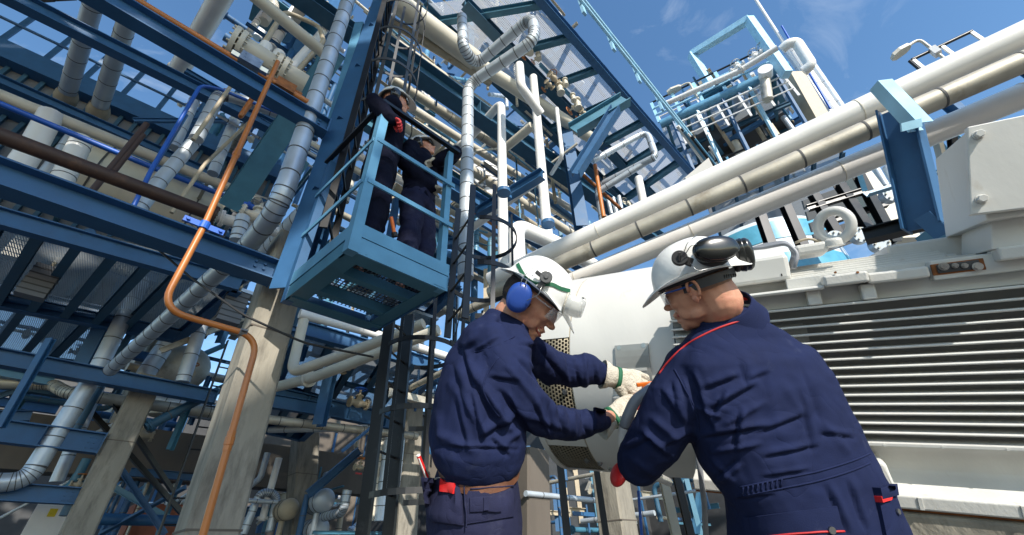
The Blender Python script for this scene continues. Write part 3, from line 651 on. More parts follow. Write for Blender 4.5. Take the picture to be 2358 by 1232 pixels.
ow_ = -E2*.42; railing(c1 + UP*.02 + ow_, c2 + UP*.02 + ow_, 8, 1.2, 'handrail with a black top bar along the overhead grating walkway', 'paleblue', 'black', 2, .06, topr=.035)
# piping on top of the walkway seen through it
for i, (t_, s_) in enumerate(((.1, .5), (.2, .62), (.33, .55), (.50, .4), (.58, .35), (.66, .3), (.74, .3), (.86, .4))):
    p = c4.lerp(c3, t_).lerp(c1.lerp(c2, t_), .28 + .2*(i % 2)); valve(p + UP*.35, E1 if i % 2 else E2, UP, .24, 'beige', 'orange', 'rusty valve cluster standing on the overhead grating', 'valves on the overhead grating')
    PIPE([(*proj(p + UP*.2), dep(p + UP*.2)), (*proj(p + UP*.2 + E1*1.2), dep(p + UP*.2 + E1*1.2))], 9, 'beige', 'beige line lying on the overhead grating', group='lines on the overhead grating')
# valves under walkway, photo clusters
for (x, y, s_) in ((1275, 180, .15), (1290, 205, .17), (1330, 240, .17), (1265, 195, .12), (1345, 262, .13), (1320, 225, .12), (1220, 115, .15), (1240, 130, .12), (1180, 80, .14), (1302, 190, .12)):
    valve(P(x, y, 8.9), E1 if x % 2 else UP, E2 if x % 3 else UP, s_, 'beige' if x % 2 else 'cream', 'orange', 'small rusty valve hanging below the overhead walkway', 'small valves below the overhead walkway')
# --- right: tower with goalpost frame ---
zt_ = 13.5
t1 = atz(1520, 285, zt_); t2 = atz(1815, 150, zt_); tn = (t2-t1); tl = tn.length; tn.normalize(); tb = V((-tn.y, tn.x, 0)); tb = tb if tb.y > 0 else -tb
tw = thing('tower_platform', 'grated tower platform with light blue edge at upper right', 'platform', t1)
t3 = t2 + tb*3.6; t4 = t1 + tb*3.6
quad_uv('grating', [t1, t2, t3, t4], 'gratfine', tw)
mb = MB(); sweep(mb, [t1 - UP*.05, t2 - UP*.05], .16, 12); smooth_auto(mb.build('edge_beam', 'ltblue', tw))
for k in range(6): beam(t1.lerp(t2, (k+.3)/6) - UP*.15, t4.lerp(t3, (k+.3)/6) - UP*.15, .09, .2, 'teal', kind='I', parent=tw, name='joist', plates=False)
for k in (.33, .66, 1): beam(t1.lerp(t4, k) - UP*.42, t2.lerp(t3, k) - UP*.42, .09, .16, 'dkblue', kind='I', parent=tw, name='cross_beam', plates=False)
railing(t1 + UP*.1, t2 + UP*.1 - tn*.3, 6, 1.2, 'handrail with a black top bar on the upper right tower platform', 'paleblue', 'black', 2, .06, topr=.035)
# lower deck of the tower
u1 = atz(1590, 420, 12.0) ; u1 = t1 + tb*1.2 - UP*3.0 + tn*.6; u2 = u1 + tn*(tl*.9)
tw2 = thing('tower_lower_deck', 'dark lower deck hung beneath the upper right tower platform', 'platform', u1)
quad_uv('grating', [u1, u2, u2 + tb*4, u1 + tb*4], 'gratfine', tw2)
for k in range(6): beam(u1.lerp(u2, k/5) - UP*.15, u1.lerp(u2, k/5) - UP*.15 + tb*4, .08, .16, 'dkblue', kind='I', parent=tw2, name='joist', plates=False)
railing(u1 - tb*.3, u2 - tb*.3, 5, 1.1, 'black railing of the tower lower deck', 'ltblue', 'black', 1, .04)
mb = MB(); boxm(mb, u1.lerp(u2, .5) + tb*3.9 + UP*1.2, tn*tl*.42, tb*.1, UP*1.3); tag(mb.build('equipment_cabinet', 'panel'), 'grey equipment wall in the shade of the upper right tower', 'cabinet')
# goalpost
def POST(pts, wpx, m, label, nm='frame'): 
    q = CH(pts); t = thing(nm, label, 'frame', q[0])
    for i in range(len(q)-1): beam(q[i], q[i+1], wpx*dep(q[0])/FP, wpx*1.15*dep(q[0])/FP, m, kind='R', parent=t, name='member', plates=False)
    return t
POST([(1648, 215, dep(t1)), (1592, 126, 'z'), (1724, 45, dep(t1)*.98), (1812, 172, 'z')], 15, 'paleblue', 'light blue goalpost frame on the upper right tower', 'hoist_frame')
qd = dep(t2)
o = BEAM((1893, 300, qd*1.02), (1826, 180, 'z'), 32, 36, 'beige', 'pale square tower leg behind the big white pipe', kind='R', name='concrete_post', plates=False)
PIPE([(1925, 285, qd*1.1), (1728, -20, 'z')], 8, 'white', 'thin white mast rising past the tower')
for i, (x, w_) in enumerate(((1905, 14), (1920, 20), (1940, 16))): PIPE([(x+10, 265, qd*1.15), (x-100 - i*2, 110 - i*6, 'z')], w_, 'cladlight' if i != 1 else 'white', 'white riser, %s of three beside the pale tower leg' % ['left', 'middle', 'right'][i], rings=1.2)
PIPE([(1800, 115, qd*1.1), (1815, 100, '2'), (1835, 98, '1'), (1868, 150, 'z'), (1850, 165, '2')], 22, 'white', 'rounded white pipe loop at the top of the tower', bend=.35)
PIPE([(1912, 250, qd*1.12), (1800, 60, 'z')], 5, 'royal', 'thin blue tube beside the tower risers')
PIPE([(1530, 240, qd), (1700, 165, '2'), (1790, 110, '2')], 12, 'white', 'white line along the upper right tower railing', flanges=[(1, .1)])
c = P(1762, 158, qd*.98); mb = MB(); sweep(mb, [c, c + tb*.3], rpx(c, 30), 24); tag(smooth_auto(mb.build('round_lamp', 'helmet')), 'round white dish on the front of the tower platform', 'lamp')
PIPE([(1760, 170, qd), (1768, 230, 'z')], 22, 'tarnish', 'grey duct below the round white dish')
for i, (x, y) in enumerate(((1740, 130), (1700, 155), (1695, 168), (1760, 115))): valve(P(x, y, qd*1.03), E2, UP, .22, 'white', 'steel', 'small white valve on the tower railing line', 'valves on the tower railing line')
def lamp(px, py, d, h, side, label):
    p = P(px, py, d); t = thing('lamp', label, 'lamp', p); mb = MB(); top = p + UP*h
    sweep(mb, fillet([p, top, top + side*.35], .15), .035, 8); mb.build('pole', 'cream', t)
    mb = MB(); s_, u_ = frame_of(side); c = top + side*.5 - UP*.03
    vs = [];
    for i, (a, w_) in enumerate(((-.2, .05), (-.12, .10), (.15, .13), (.3, .07))): vs += [c + side*a + s_*w_ + UP*.05, c + side*a - s_*w_ + UP*.05, c + side*a - s_*w_*1.1 - UP*.06, c + side*a + s_*w_*1.1 - UP*.06]
    mb.add(vs, [(0, 1, 2, 3), (12, 13, 14, 15)] + [(i*4+k, i*4+(k+1) % 4, i*4+4+(k+1) % 4, i*4+4+k) for i in range(3) for k in range(4)])
    mb.build('lamp_head', 'cream', t); mb = MB(); boxm(mb, p + UP*h*.35, E1*.09, E2*.06, UP*.12); mb.build('junction_box', 'white', t)
lamp(1608, 228, dep(t1)*.97, 1.1, -tn, 'lamp on a pole at the left of the tower platform')
lamp(2175, 135, 9.5, .95, cdir(-.8, -.5, 0), 'lamp on a pole standing on the big white pipe at upper right')
railing(P(2130, 160, 9.6), P(2268, 95, 9.4), 3, .45, 'short black railing behind the big white pipe at upper right', 'white', 'black', 0, .04)
p = P(2124, 165, 9.6); beam(p, p + UP*.5, .05, .05, 'black', 'black end post of the short railing at upper right', 'post', 'R', name='post', plates=False)
for k, (dz_, tb_, n_) in enumerate(((2.2, 2.4, 5), (-1.6, -.1, 6), (1.1, 3.4, 6))):
    a_ = t1 + tn*(.2 + .3*k) + tb*tb_ + UP*dz_; railing(a_, a_ + tn*tl*.8, n_, 1.1, ['upper thin white handrail', 'low white handrail in front', 'rear white handrail'][k] + ' of the upper right tower', 'white', 'white', 2, .035, topr=.03)
for k in range(5):
    a_ = t1 + tn*tl*(.1 + .2*k); beam(a_ - UP*.2, a_ - UP*2.9 + tb*.6, .09, .09, 'paleblue' if k % 2 else 'blue', 'hanger strut of the tower, number %s from the left' % ['one', 'two', 'three', 'four', 'five'][k], kind='L', plates=False, group='hanger struts of the tower')
    PIPE([(*proj(a_ + tb*1.5 - UP*.6), dep(a_ + tb*1.5 - UP*.6)), (*proj(a_ + tb*1.5 - UP*2.8), dep(a_ + tb*1.5 - UP*2.8)), (*proj(a_ + tb*1.5 - UP*2.8 + tn), dep(a_ + tb*1.5 - UP*2.8 + tn))], [14, 8, 18, 9, 12][k], ['tarnish', 'white', 'cream', 'beige', 'alu'][k], '%s pipe bending under the tower platform' % ['tarnished', 'thin white', 'thick cream', 'thin beige', 'silver'][k], bend=.2)
valve(t1 + tn*.8 + tb*1.2 - UP*2.2, E1, UP, .35, 'dkgrey', 'orange', 'dark valve with orange wheel in the tower shade')
pa_, pb_ = P(2095, 185, 9.6), P(2290, 110, 9.4); pd_ = (pb_-pa_); pt2 = thing('pipe_rack_deck', 'small deck with a pale edge hidden behind the big white pipe at upper right', 'deck', pa_)
mb = MB(); boxm(mb, (pa_+pb_)/2 - UP*.12 + pd_*.2, pd_*.75, E2*.9, UP*.05); mb.build('floor_plate', 'panel', pt2)
for k in (0, 1): beam(pa_.lerp(pb_, .1 + .9*k) - UP*.2, V((pa_.lerp(pb_, .1 + .9*k).x, pa_.lerp(pb_, .1 + .9*k).y, 0)), .2, .2, 'blue', kind='I', parent=pt2, name='leg', plates=False)
# stair / tube bundle at the foot of the walkway
for i in range(6): PIPE([(1560 + i*8, 290 + i*6, 10), (1640 + i*7, 400 + i*3, 10.5)], 5 if i % 2 else 8, ['white', 'black', 'ltblue'][i % 3], '%s rail in the sloping bundle right of the walkway, number %s' % (['white', 'black', 'light blue'][i % 3], ['one', 'two', 'three', 'four', 'five', 'six'][i]), group='rails sloping down right of the walkway')
mb = MB(); p = P(1610, 400, 7.5); boxm(mb, p, cdir(.75, .6, -.2)*.32, cdir(-.5, .7, .2)*.12, cdir(0, .2, 1)*.03); tag(mb.build('cable_cover', 'white'), 'small white perforated cover plate tilted above the big white pipe', 'cover plate')

# --- big pipes crossing the right half, on their bracket ---
def R2(a, b, da, db): 
    A, B = P(*a, da), P(*b, db); d = (B-A).normalized(); return A - d*.9*(da/4), B + d*1.3
qt = R2((1307, 566), (2289, 112), 4.7, 3.35); qc = R2((1307, 600), (2289, 172), 4.45, 3.20); qw = R2((1375, 625), (2289, 248), 4.6, 3.45)
d0 = (qt[1]-qt[0]).normalized(); s_, u_ = frame_of(d0)
rk = thing('pipe', 'large bright white pipe, uppermost of the three crossing the right half', 'pipe', qt[0])
pipe(qt, .112, 'white', name='pipe_body', parent=rk, seg=32, rings=2.4, ringmat='cream', rw=.003)
tq_ = frame_of(d0)
for k in range(16):
    c = qt[0].lerp(qt[1], (k+.5)/16) - cdir(.35, .7, -.62)*.104; mb = MB(); cyl(mb, c, c - cdir(.35, .7, -.62)*.008, .008, 8); mb.build('rivet', 'steel', rk)
mb = MB(); e_ = cdir(.25, .55, -.8); boxm(mb, (qt[0]+qt[1])/2 - cdir(.42, .9, .05)*.098, (qt[1]-qt[0])/2, cdir(.42, .9, .05)*.012, cdir(0, 0, 1)*.03); mb.build('blue_edge_strip', 'ltblue', rk)
pipe(qc, .086, 'tarnish', 'silver clad pipe with band clamps running below the large white pipe', rings=.50, seg=28, rw=.008)
pipe(qw, .106, 'white', 'plain white pipe, lowest of the three crossing the right half', rings=1.3, seg=32, ringmat='cream', rw=.003)
q3 = CH([(1050, 725, 5.6), (1250, 640, 5.2)]); pipe(q3, .06, 'tarnish', 'narrow tarnished pipe tucked under the covered pipe', rings=.5)
# bracket: blue I-section hanger
bk = thing('pipe_hanger', 'blue steel hanger bracket carrying the big white pipes', 'bracket', P(2110, 400, 3.3))
ha, hb = CH([(2066, 250, 3.22), (2130, 525, 2.95)]); beam(ha, hb, .21, .21, 'blue', kind='I', parent=bk, name='hanger_post', ref=cdir(.5, 0, .86), plates=False)
hc, hd = CH([(2028, 195, 3.22), (2120, 292, 2.98)]); beam(hc, hd, .12, .09, 'paleblue', kind='C', parent=bk, name='top_bar', plates=False)
mb = MB(); c = P(2098, 288, 2.93); boxm(mb, c, cdir(1, .25, 0)*.075, cdir(0, 0, 1)*.006, cdir(-.1, 1, 0)*.03); mb.build('lug', 'paleblue', bk)
he, hf = CH([(1990, 545, 3.3), (2170, 500, 3.0)]); beam(he, hf, .1, .11, 'black', kind='I', parent=bk, name='cross_bar', plates=False)
he, hf = CH([(2125, 495, 2.92), (2175, 540, 2.85)]); beam(he, hf, .1, .08, 'blue', kind='L', parent=bk, name='foot', plates=False)
# ---- behind the pipes on the right ----
tk = thing('storage_tank', 'big white and blue tank behind the machine', 'tank', P(1790, 560, 9))
c = P(1800, 720, 10); mb = MB(); sweep(mb, [c - UP*2, c + UP*1.6, c + UP*1.9, c + UP*2.05], [1.75, 1.75, 1.3, .3], 40); smooth_auto(mb.build('shell', 'tank', tk), 60)
for z_ in (1.0, .1):
    mb = MB(); sweep(mb, [c + UP*z_, c + UP*(z_+.5)], 1.765, 40); smooth_auto(mb.build('blue_band', 'tankblue', tk), 60)
for i, (x0, y0, x1, y1) in enumerate(((1780, 580, 1742, 470), (1850, 570, 1800, 455), (1940, 560, 1868, 440), (2020, 560, 1930, 420), (2060, 560, 1975, 400))):
    q = CH([(x0, y0, 6.2), (x1, y1, 6.8)]); beam(q[0], q[1], .13, .12, 'black', 'slanting black steel bar, number %s behind the lifting eye' % ['one', 'two', 'three', 'four', 'five'][i], kind='I', plates=False, group='black bars behind the lifting eye')
for i, (x0, y0, x1, y1) in enumerate(((1860, 480, 1990, 440), (1880, 520, 2040, 470), (1900, 560, 2080, 520))):
    q = CH([(x0, y0, 6.6), (x1, y1, 6.6)]); beam(q[0], q[1], .08, .10, 'black', 'black cross-bar between the slanting black bars, %s' % ['upper', 'middle', 'lower'][i], kind='I', plates=False)
for i in range(5):
    mb = MB(); p = P(1900 + i*8, 455 + i*26, 7.4); boxm(mb, p, cdir(1, .35, 0)*.42, cdir(-.3, 1, 0)*.085, cdir(0, 0, 1)*.02); tag(mb.build('louvre_panel', 'panel'), 'grey louvre panel behind the black bars, row %s' % ['one', 'two', 'three', 'four', 'five'][i], 'panel', 'louvre panels behind the black bars')
BEAM((2085, 560, 7.2), (1965, 395, 'z'), 40, 40, 'cream', 'pale support leg behind the blue hanger bracket', kind='R', plates=False, name='concrete_post')
for i, (x, w_) in enumerate(((2035, 16), (2062, 20))): PIPE([(x+70, 540, 8), (x-20, 385, 'z')], w_, 'cladlight', '%s silver riser left of the blue hanger' % ['thin', 'thicker'][i], rings=.5)
for i, (x, y) in enumerate(((1925, 548), (1985, 540), (2055, 445), (2030, 560))):
    p = P(x, y, 6); t = thing('round_flange', 'silver bolted round flange behind the machine, %s' % ['left of the eye', 'right of the eye', 'by the silver risers', 'near the black bar'][i], 'flange', p); mb = MB(); n_ = cdir(-.2, .3, .9); sweep(mb, [p, p - n_*.12], .12, 20); smooth_auto(mb.build('disc', 'alu', t)); s_, u_ = frame_of(n_)
    mb = MB(); [sweep(mb, [p + (s_*math.cos(a) + u_*math.sin(a))*.09, p + (s_*math.cos(a) + u_*math.sin(a))*.09 + n_*.03], .016, 6) for a in [k*math.pi/4 for k in range(8)]]; mb.build('bolts', 'steel', t)
for (a, b, w_, lb) in (((1995, 445, 4.6), (2220, 375, 4.6), 14, 'light blue bar running right behind the hanger bracket'), ((2160, 330, 4.8), (2235, 430, 4.8), 14, 'light blue slanting strut beside the grey box'), ((2225, 330, 5), (2160, 290, 5), 12, 'light blue short strut left of the grey box'), ((1990, 440, 4.7), (1975, 395, 4.7), 10, 'light blue stub left of the hanger bracket')):
    BEAM(a, b, w_, w_, 'ltblue', lb, kind='L', plates=False, name='steel_strut')
BEAM((2150, 545, 4.0), (2300, 520, 4.2), 60, 40, 'ltblue', 'wide light blue beam under the grey box', kind='R', plates=False)
BEAM((2215, 510, 4.4), (2190, 300, 4.4), 12, 14, 'black', 'black upright left of the grey box', kind='I', plates=False)
BEAM((2195, 470, 4.6), (2160, 330, 4.6), 8, 20, 'tarnish', 'thin grey upright between hanger and grey box', kind='R', plates=False)
BEAM((2150, 520, 4.3), (2280, 468, 4.3), 8, 8, 'black', 'thin black rod left of the grey box', kind='R', plates=False)

# ---- low clutter seen under / behind the left side: individual real pieces in a volume ----
def stairs(A, d, upv, n, wd, label):
    t = thing('steel_stairs', label, 'stairs', A); s = d.cross(UP).normalized(); st = d*.25 + UP*.2
    for sg in (-.5, .5): mb = MB(); boxm(mb, A + st*n/2 + s*sg*wd, st*n/2, s*.01, UP*.1); mb.build('stringer', 'blue', t)
    for i in range(n): mb = MB(); boxm(mb, A + st*(i+.5), d*.12, s*wd*.48, UP*.012); mb.build('tread', 'dkblue', t)
    for sg in (-.5, .5): mb = MB(); sweep(mb, [A + s*sg*wd + UP*1, A + s*sg*wd + st*n + UP*1], .025, 8); mb.build('handrail', 'ltblue', t)
stairs(P(1150, 640, 9), (E2 - E1*.2).normalized(), UP, 12, .9, 'blue steel stairs right of the platform')
# tanks/vessels among clutter
def vessel(p, ax, L, r, m, label, cat='vessel'):
    t = thing('vessel', label, cat, p); ax = ax.normalized(); mb = MB()
    sweep(mb, [p - ax*(L/2+r*.45), p - ax*(L/2+r*.38), p - ax*(L/2+r*.2), p - ax*L/2, p + ax*L/2, p + ax*(L/2+r*.2), p + ax*(L/2+r*.38), p + ax*(L/2+r*.45)], [.02, r*.5, r*.85, r, r, r*.85, r*.5, .02], 28); smooth_auto(mb.build('shell', m, t))
    for k in (-.35, .0, .35): mb = MB(); sweep(mb, [p + ax*(L*k) - ax*.015, p + ax*(L*k) + ax*.015], r*1.015, 28); mb.build('band', 'seam', t)
    mb = MB(); sweep(mb, [p, p - UP*(r+.35)], r*.28, 12); sweep(mb, [p - UP*(r+.32), p - UP*(r+.4)], r*.42, 14); smooth_auto(mb.build('nozzle', m, t)); return t
vessel(P(330, 470, 8.5), E1, 2.2, .85, 'cream', 'large rust-streaked cream vessel behind the brown pipe')
vessel(P(230, 565, 8.8), E1, 1.6, .50, 'tarnish', 'tarnished vessel under the long blue beam')
vessel(P(175, 690, 8.2), E1, 1.3, .5, 'cream', 'cream drum hanging under the left pipe deck')
vessel(P(410, 860, 8.4), E2, .9, .45, 'tarnish', 'tarnished drum behind the orange tube elbow')
vessel(P(735, 1155, 8.5), E2, .5, .22, 'cladlight', 'small silver-ended drum below the dark concrete beam, left')
vessel(P(722, 1222, 8.5), E2, .5, .22, 'cladlight', 'small silver-ended drum below the dark concrete beam, lowest')
vessel(P(655, 1175, 8.5), E2, .5, .2, 'beige', 'small rusty drum below the dark concrete beam')
vessel(P(1120, 440, 14), UP, 1.5, .7, 'white', 'small white silo far behind the two risers')
# left mid decks (undersides)
def deck(cs, label, m='gratfine', nb=5, bm='dkblue', hb=.22):
    cs = [V(c) for c in cs]; t = thing('pipe_deck', label, 'deck', cs[0]); quad_uv('grating', cs, m, t)
    for a, b in ((0, 1), (1, 2), (2, 3), (3, 0)): beam(cs[a] - UP*.12, cs[b] - UP*.12, .12, hb, 'blue', kind='I', parent=t, name='edge_beam', plates=False)
    for k in range(nb): f_ = (k+1)/(nb+1); beam(cs[0].lerp(cs[1], f_) - UP*.13, cs[3].lerp(cs[2], f_) - UP*.13, .1, hb*.8, bm, kind='I', parent=t, name='joist', plates=False)
    return t
def zdeck(px, z, **k): return deck([atz(x, y, z) for x, y in px], **k)
zdeck([(-80, 455), (560, 640), (420, 760), (-160, 640)], 4.3, label='steel deck under the long blue beam at left', nb=7)
zdeck([(-80, 640), (300, 720), (180, 830), (-160, 790)], 4.4, label='dark deck at the left edge above the lower beams', nb=4)
zdeck([(700, 740), (1010, 830), (900, 960), (640, 880)], 3.9, label='dark blue deck behind the black caged ladder', nb=4)
zdeck([(620, 905), (760, 930), (700, 990), (600, 965)], 3.3, label='small blue deck right of the big concrete column', nb=2)
zdeck([(840, 560), (1060, 640), (980, 720), (800, 650)], 5.2, label='shaded deck behind the platform', nb=3)
BEAM((600, 905, 6.8), (960, 985, '1'), 18, 36, 'blue', 'blue beam right of the big concrete column at mid height', stiff=3)
BEAM((720, 800, 7.2), (1010, 870, '1'), 16, 30, 'blue', 'blue edge beam behind the black caged ladder', stiff=2)
BEAM((735, 980, 6.6), (775, 800, 'z'), 22, 22, 'blue', 'blue post between the big concrete column and the ladder', plates=False)
BEAM((690, 830, 6.6), (725, 730, 'z'), 14, 12, 'blue', 'slim blue post under the platform', plates=False)
PIPE([(975, 745, 4.9), (850, 795, 5.0), (670, 860, 5.2), (700, 735, 'z')], 25, 'cream', 'cream pipe under the platform that turns upward', bend=.14, seg=20)
PIPE([(1010, 760, 5.3), (720, 870, 5.6), (640, 890, '2')], 26, 'cream', 'lower cream pipe beside the turning one, flanged', flanges=[(1, .1)], seg=20)
PIPE([(690, 722, 5.6), (850, 765, '1'), (1060, 830, '1')], 22, 'white', 'white pipe running level under the platform')
PIPE([(610, 965, 6.4), (960, 1005, '1')], 20, 'tarnish', 'tarnished pipe above the dark concrete beam', rings=.35)
PIPE([(620, 990, 7.5), (860, 985, 7.5)], 14, 'cladlight', 'silver pipe resting on the dark concrete beam', rings=.5)
for i, (x, w_) in enumerate(((885, 28), (912, 20), (868, 14))): PIPE([(x-10, 1200, 6.6), (x+12, 1010, 'z')], w_, 'alu' if i < 2 else 'tarnish', 'silver riser behind the black caged ladder, %s' % ['wide', 'medium', 'narrow'][i], rings=.35)
PIPE([(560, 1230, 8), (600, 1130, 'z'), (640, 1140, '1'), (620, 1225, 'z')], 18, 'alu', 'silver hooked pipe right of the big concrete column', bend=.2, rings=.25)
PIPE([(800, 1130, 8), (790, 1180, 'z'), (745, 1190, '2')], 20, 'alu', 'silver elbow among the small drums', bend=.2, rings=.12)
PIPE([(1030, 1160, 7), (1080, 1040, 7)], 10, 'cladlight', 'thin silver tube behind the bending worker', rings=0)
# bare red container
mb = MB(); p = P(395, 1205, 9); boxm(mb, p, E1*.8, E2*.4, UP*.32); tag(mb.build('red_container', 'brick'), 'dark red container at the bottom left behind the braces', 'container')
t = thing('white_cabinet', 'sunlit white cabinet with a yellow sticker at the bottom left corner', 'cabinet', P(120, 1200, 8)); p = P(115, 1190, 8.4)
mb = MB(); boxm(mb, p, E1*.28, E2*.25, UP*.45); mb.build('body', 'white', t); mb = MB(); boxm(mb, p - E2*.252 + UP*.05, E1*.06, E2*.002, UP*.07); mb.build('sticker', 'yellow', t)
# cabinet lamp boxes
for (x, y, d_, w_, lb) in ((92, 650, 5.2, .13, 'grey ribbed lamp box hanging at the left edge'), (535, 710, 5.8, .14, 'grey box with cables left of the big concrete column'), (50, 570, 6, .12, 'white instrument box high at the left edge'), (560, 945, 9, .1, 'small box beyond the left beams')):
    p = P(x, y, d_); t = thing('lamp_box', lb, 'lamp box', p); mb = MB(); dn = UP; boxm(mb, p, E1*w_, E2*w_*.6, UP*w_*1.7); mb.build('body', 'panel' if x != 50 else 'cream', t)
    mb = MB()
    for k in range(5): boxm(mb, p + UP*w_*(k-2)*.6, E1*w_*1.04, E2*w_*.64, UP*.008)
    mb.build('ribs', 'dkgrey', t); mb = MB(); sweep(mb, [p + UP*w_*1.6, p + UP*w_*3], .02, 8); mb.build('hanger', 'beige', t)
# black cable
cp = CH([(275, 475, 2.9), (330, 545, 2.85), (440, 640, 2.8), (560, 725, 2.65), (700, 790, 2.65), (860, 822, 2.9)])
pipe(cp, .0075, 'rubber', 'black cable hanging diagonally in front of the big concrete column', 'cable', bend=.3, name='cable')
cp = CH([(1048, 780, 3.2), (1078, 620, 3.4), (1083, 480, 3.8)]); pipe(cp, .004, 'rubber', 'thin black wire beside the short caged ladder', 'cable', name='cable', bend=.3)
# walkway rails left mid
railing(P(-40, 505, 6.2), to(P(-40, 505, 6.2), 480, 640, E1), 8, .25, 'low grey cable-tray rail under the long blue beam', 'steel', 'steel', 1, .03, name='tray_rail')
tr = MB(); A = P(-60, 470, 5.2); B = to(A, 600, 690, E1); extr(tr, [(-.13, -.03), (.13, -.03), (.13, .03), (.125, .03), (.125, -.024), (-.125, -.024), (-.125, .03), (-.13, .03)], A, B, *frame_of(B-A)); tag(tr.build('cable_tray', 'steel'), 'long galvanised cable tray below the long blue beam', 'cable tray')
A = P(560, 600, 6.0); B = to(A, 1000, 740, E1); tr = MB(); extr(tr, [(-.15, -.03), (.15, -.03), (.15, .03), (.145, .03), (.145, -.024), (-.145, -.024), (-.145, .03), (-.15, .03)], A, B, *frame_of(B-A)); tag(tr.build('cable_tray', 'steel'), 'cable tray running behind the platform floor', 'cable tray')
# procedural, but each a real object
rnd.seed(11)
NUM = ['silver', 'cream', 'blue', 'tarnished', 'white', 'dark blue', 'teal', 'beige', 'light blue']
MM = {'silver': 'cladlight', 'cream': 'cream', 'blue': 'blue', 'tarnished': 'tarnish', 'white': 'white', 'dark blue': 'dkblue', 'teal': 'teal', 'beige': 'beige', 'light blue': 'ltblue'}
def clutter(n, box, dr, tag_, pool, pr=.55, size=(5, 16), L=(.8, 3.5)):
    for i in range(n):
        x = rnd.uniform(box[0], box[2]); y = rnd.uniform(box[1], box[3]); d_ = rnd.uniform(*dr); A = P(x, y, d_)
        if A.z < .15: continue
        ax = rnd.choice([E1, E1, E2, UP, UP, (E1+UP).normalized() if rnd.random() < .5 else E1]); l_ = rnd.uniform(*L); r_ = rnd.uniform(*size)/2*d_/FP; col = rnd.choice(pool)
        A0 = A - ax*l_/2; B0 = A + ax*l_/2
        if A0.z < .03: A0 = A0 + ax*((.03-A0.z)/max(ax.z, .01)) if ax.z > 0 else A0
        dirn = 'upright' if ax is UP else ('level' if ax is E1 else ('receding' if ax is E2 else 'slanting'))
        if rnd.random() < pr:
            pts = [A0, B0]
            if rnd.random() < .6: pts.append(B0 + rnd.choice([E1, -E1, E2, -E2, -UP])*rnd.uniform(.3, .9) if ax is UP else B0 + rnd.choice([UP, -UP])*rnd.uniform(.3, .9))
            thin_ = r_*FP/d_ < 4.2; kd = 'conduit' if thin_ else 'pipe'  # thin pipes, set apart from the others by name only
            pipe(pts, r_, MM[col], '%s %s %s %s %s' % (rnd.choice(['short', 'narrow', 'plain']), col, dirn, kd, tag_), kd, name=kd, rings=rnd.choice([0, .3, .5]), seg=10, group=kd + 's ' + tag_, flanges=[(0, .05)] if rnd.random() < .4 else ())
        else:
            beam(A0, B0, r_*2, r_*2.6, MM[col] if col not in ('silver', 'white') else 'blue', '%s %s steel bar %s' % (rnd.choice(['thin', 'short', 'plain']), dirn, tag_), kind=rnd.choice('IIL'), group='bars ' + tag_, plates=False)
dk = ['blue', 'dark blue', 'teal', 'blue', 'silver', 'tarnished', 'beige', 'dark blue']
br = ['cream', 'silver', 'white', 'blue', 'light blue', 'tarnished', 'teal']
def far_shed(x, y, d_, w_, h_, dpt, m, label):
    p = P(x, y, d_); p.z = 0; t = thing('process_shed', label, 'building', p); mb = MB(); boxm(mb, p + UP*h_/2, E1*w_/2, E2*dpt/2, UP*h_/2); mb.build('wall', m, t)
    mb = MB(); boxm(mb, p + UP*(h_+.08), E1*(w_/2+.15), E2*(dpt/2+.15), UP*.08); mb.build('roof', 'dkgrey', t)
    for i in range(5): mb = MB(); boxm(mb, p + E1*w_*(-.4+.2*i) - E2*(dpt/2+.02) + UP*h_/2, E1*.05, E2*.04, UP*h_/2); mb.build('frame_post', 'blue', t)
far_shed(140, 1180, 17, 13, 8, 4, 'dkgrey', 'dark low shed behind the left concrete column'); far_shed(700, 1150, 19, 8, 7.6, 4, 'dkconc', 'brown low shed seen below the dark concrete beam'); far_shed(1010, 1150, 20, 7, 6.6, 4, 'dkgrey', 'dark shed behind the bending worker'); far_shed(1330, 1200, 16, 8, 5.5, 4, 'dkgrey', 'dark shed seen beneath the machine drum'); far_shed(1650, 1200, 17, 6, 7, 4, 'dkgrey', 'dark tall shed behind the machine')
clutter(80, (-40, 480, 620, 980), (6.5, 12), 'in the dense piping on the left', dk, size=(5, 20))
clutter(62, (250, 1080, 860, 1230), (8, 14), 'below the dark concrete beam', br, size=(4, 16), L=(.5, 2))
clutter(45, (430, 180, 860, 620), (7.5, 14), 'behind the main silver riser', br, size=(5, 18))
clutter(40, (830, 560, 1180, 1000), (6.5, 12), 'under and behind the platform', dk, size=(5, 18))
clutter(34, (620, 690, 1000, 960), (7, 12), 'between the big column and the ladder', dk + br, size=(4, 14))
clutter(60, (860, 0, 1340, 520), (10.5, 17), 'among the pipe bundle in the centre', br, size=(4, 14))
clutter(26, (1220, 220, 1400, 520), (11.5, 16), 'around the overhead walkway', br, size=(4, 10), L=(.5, 2))
clutter(60, (1190, 1060, 1620, 1225), (5, 11), 'beneath the machine drum', dk + dk + ['white'], size=(3, 12), L=(.4, 1.6))
clutter(80, (870, 10, 1330, 510), (9, 14), 'in the fine lattice of the centre', ['white', 'cream', 'light blue', 'silver', 'blue', 'beige'], size=(3, 8), L=(.8, 3))
clutter(40, (440, 120, 860, 560), (7, 12), 'in the fine lattice behind the riser', ['white', 'cream', 'blue', 'silver', 'teal', 'beige'], size=(3, 9), L=(.8, 3))
clutter(46, (1570, 190, 1840, 400), (13.5, 17), 'on the decks of the upper right tower', ['dark blue', 'white', 'teal', 'light blue', 'beige'], pr=.25, size=(4, 12), L=(.5, 2))
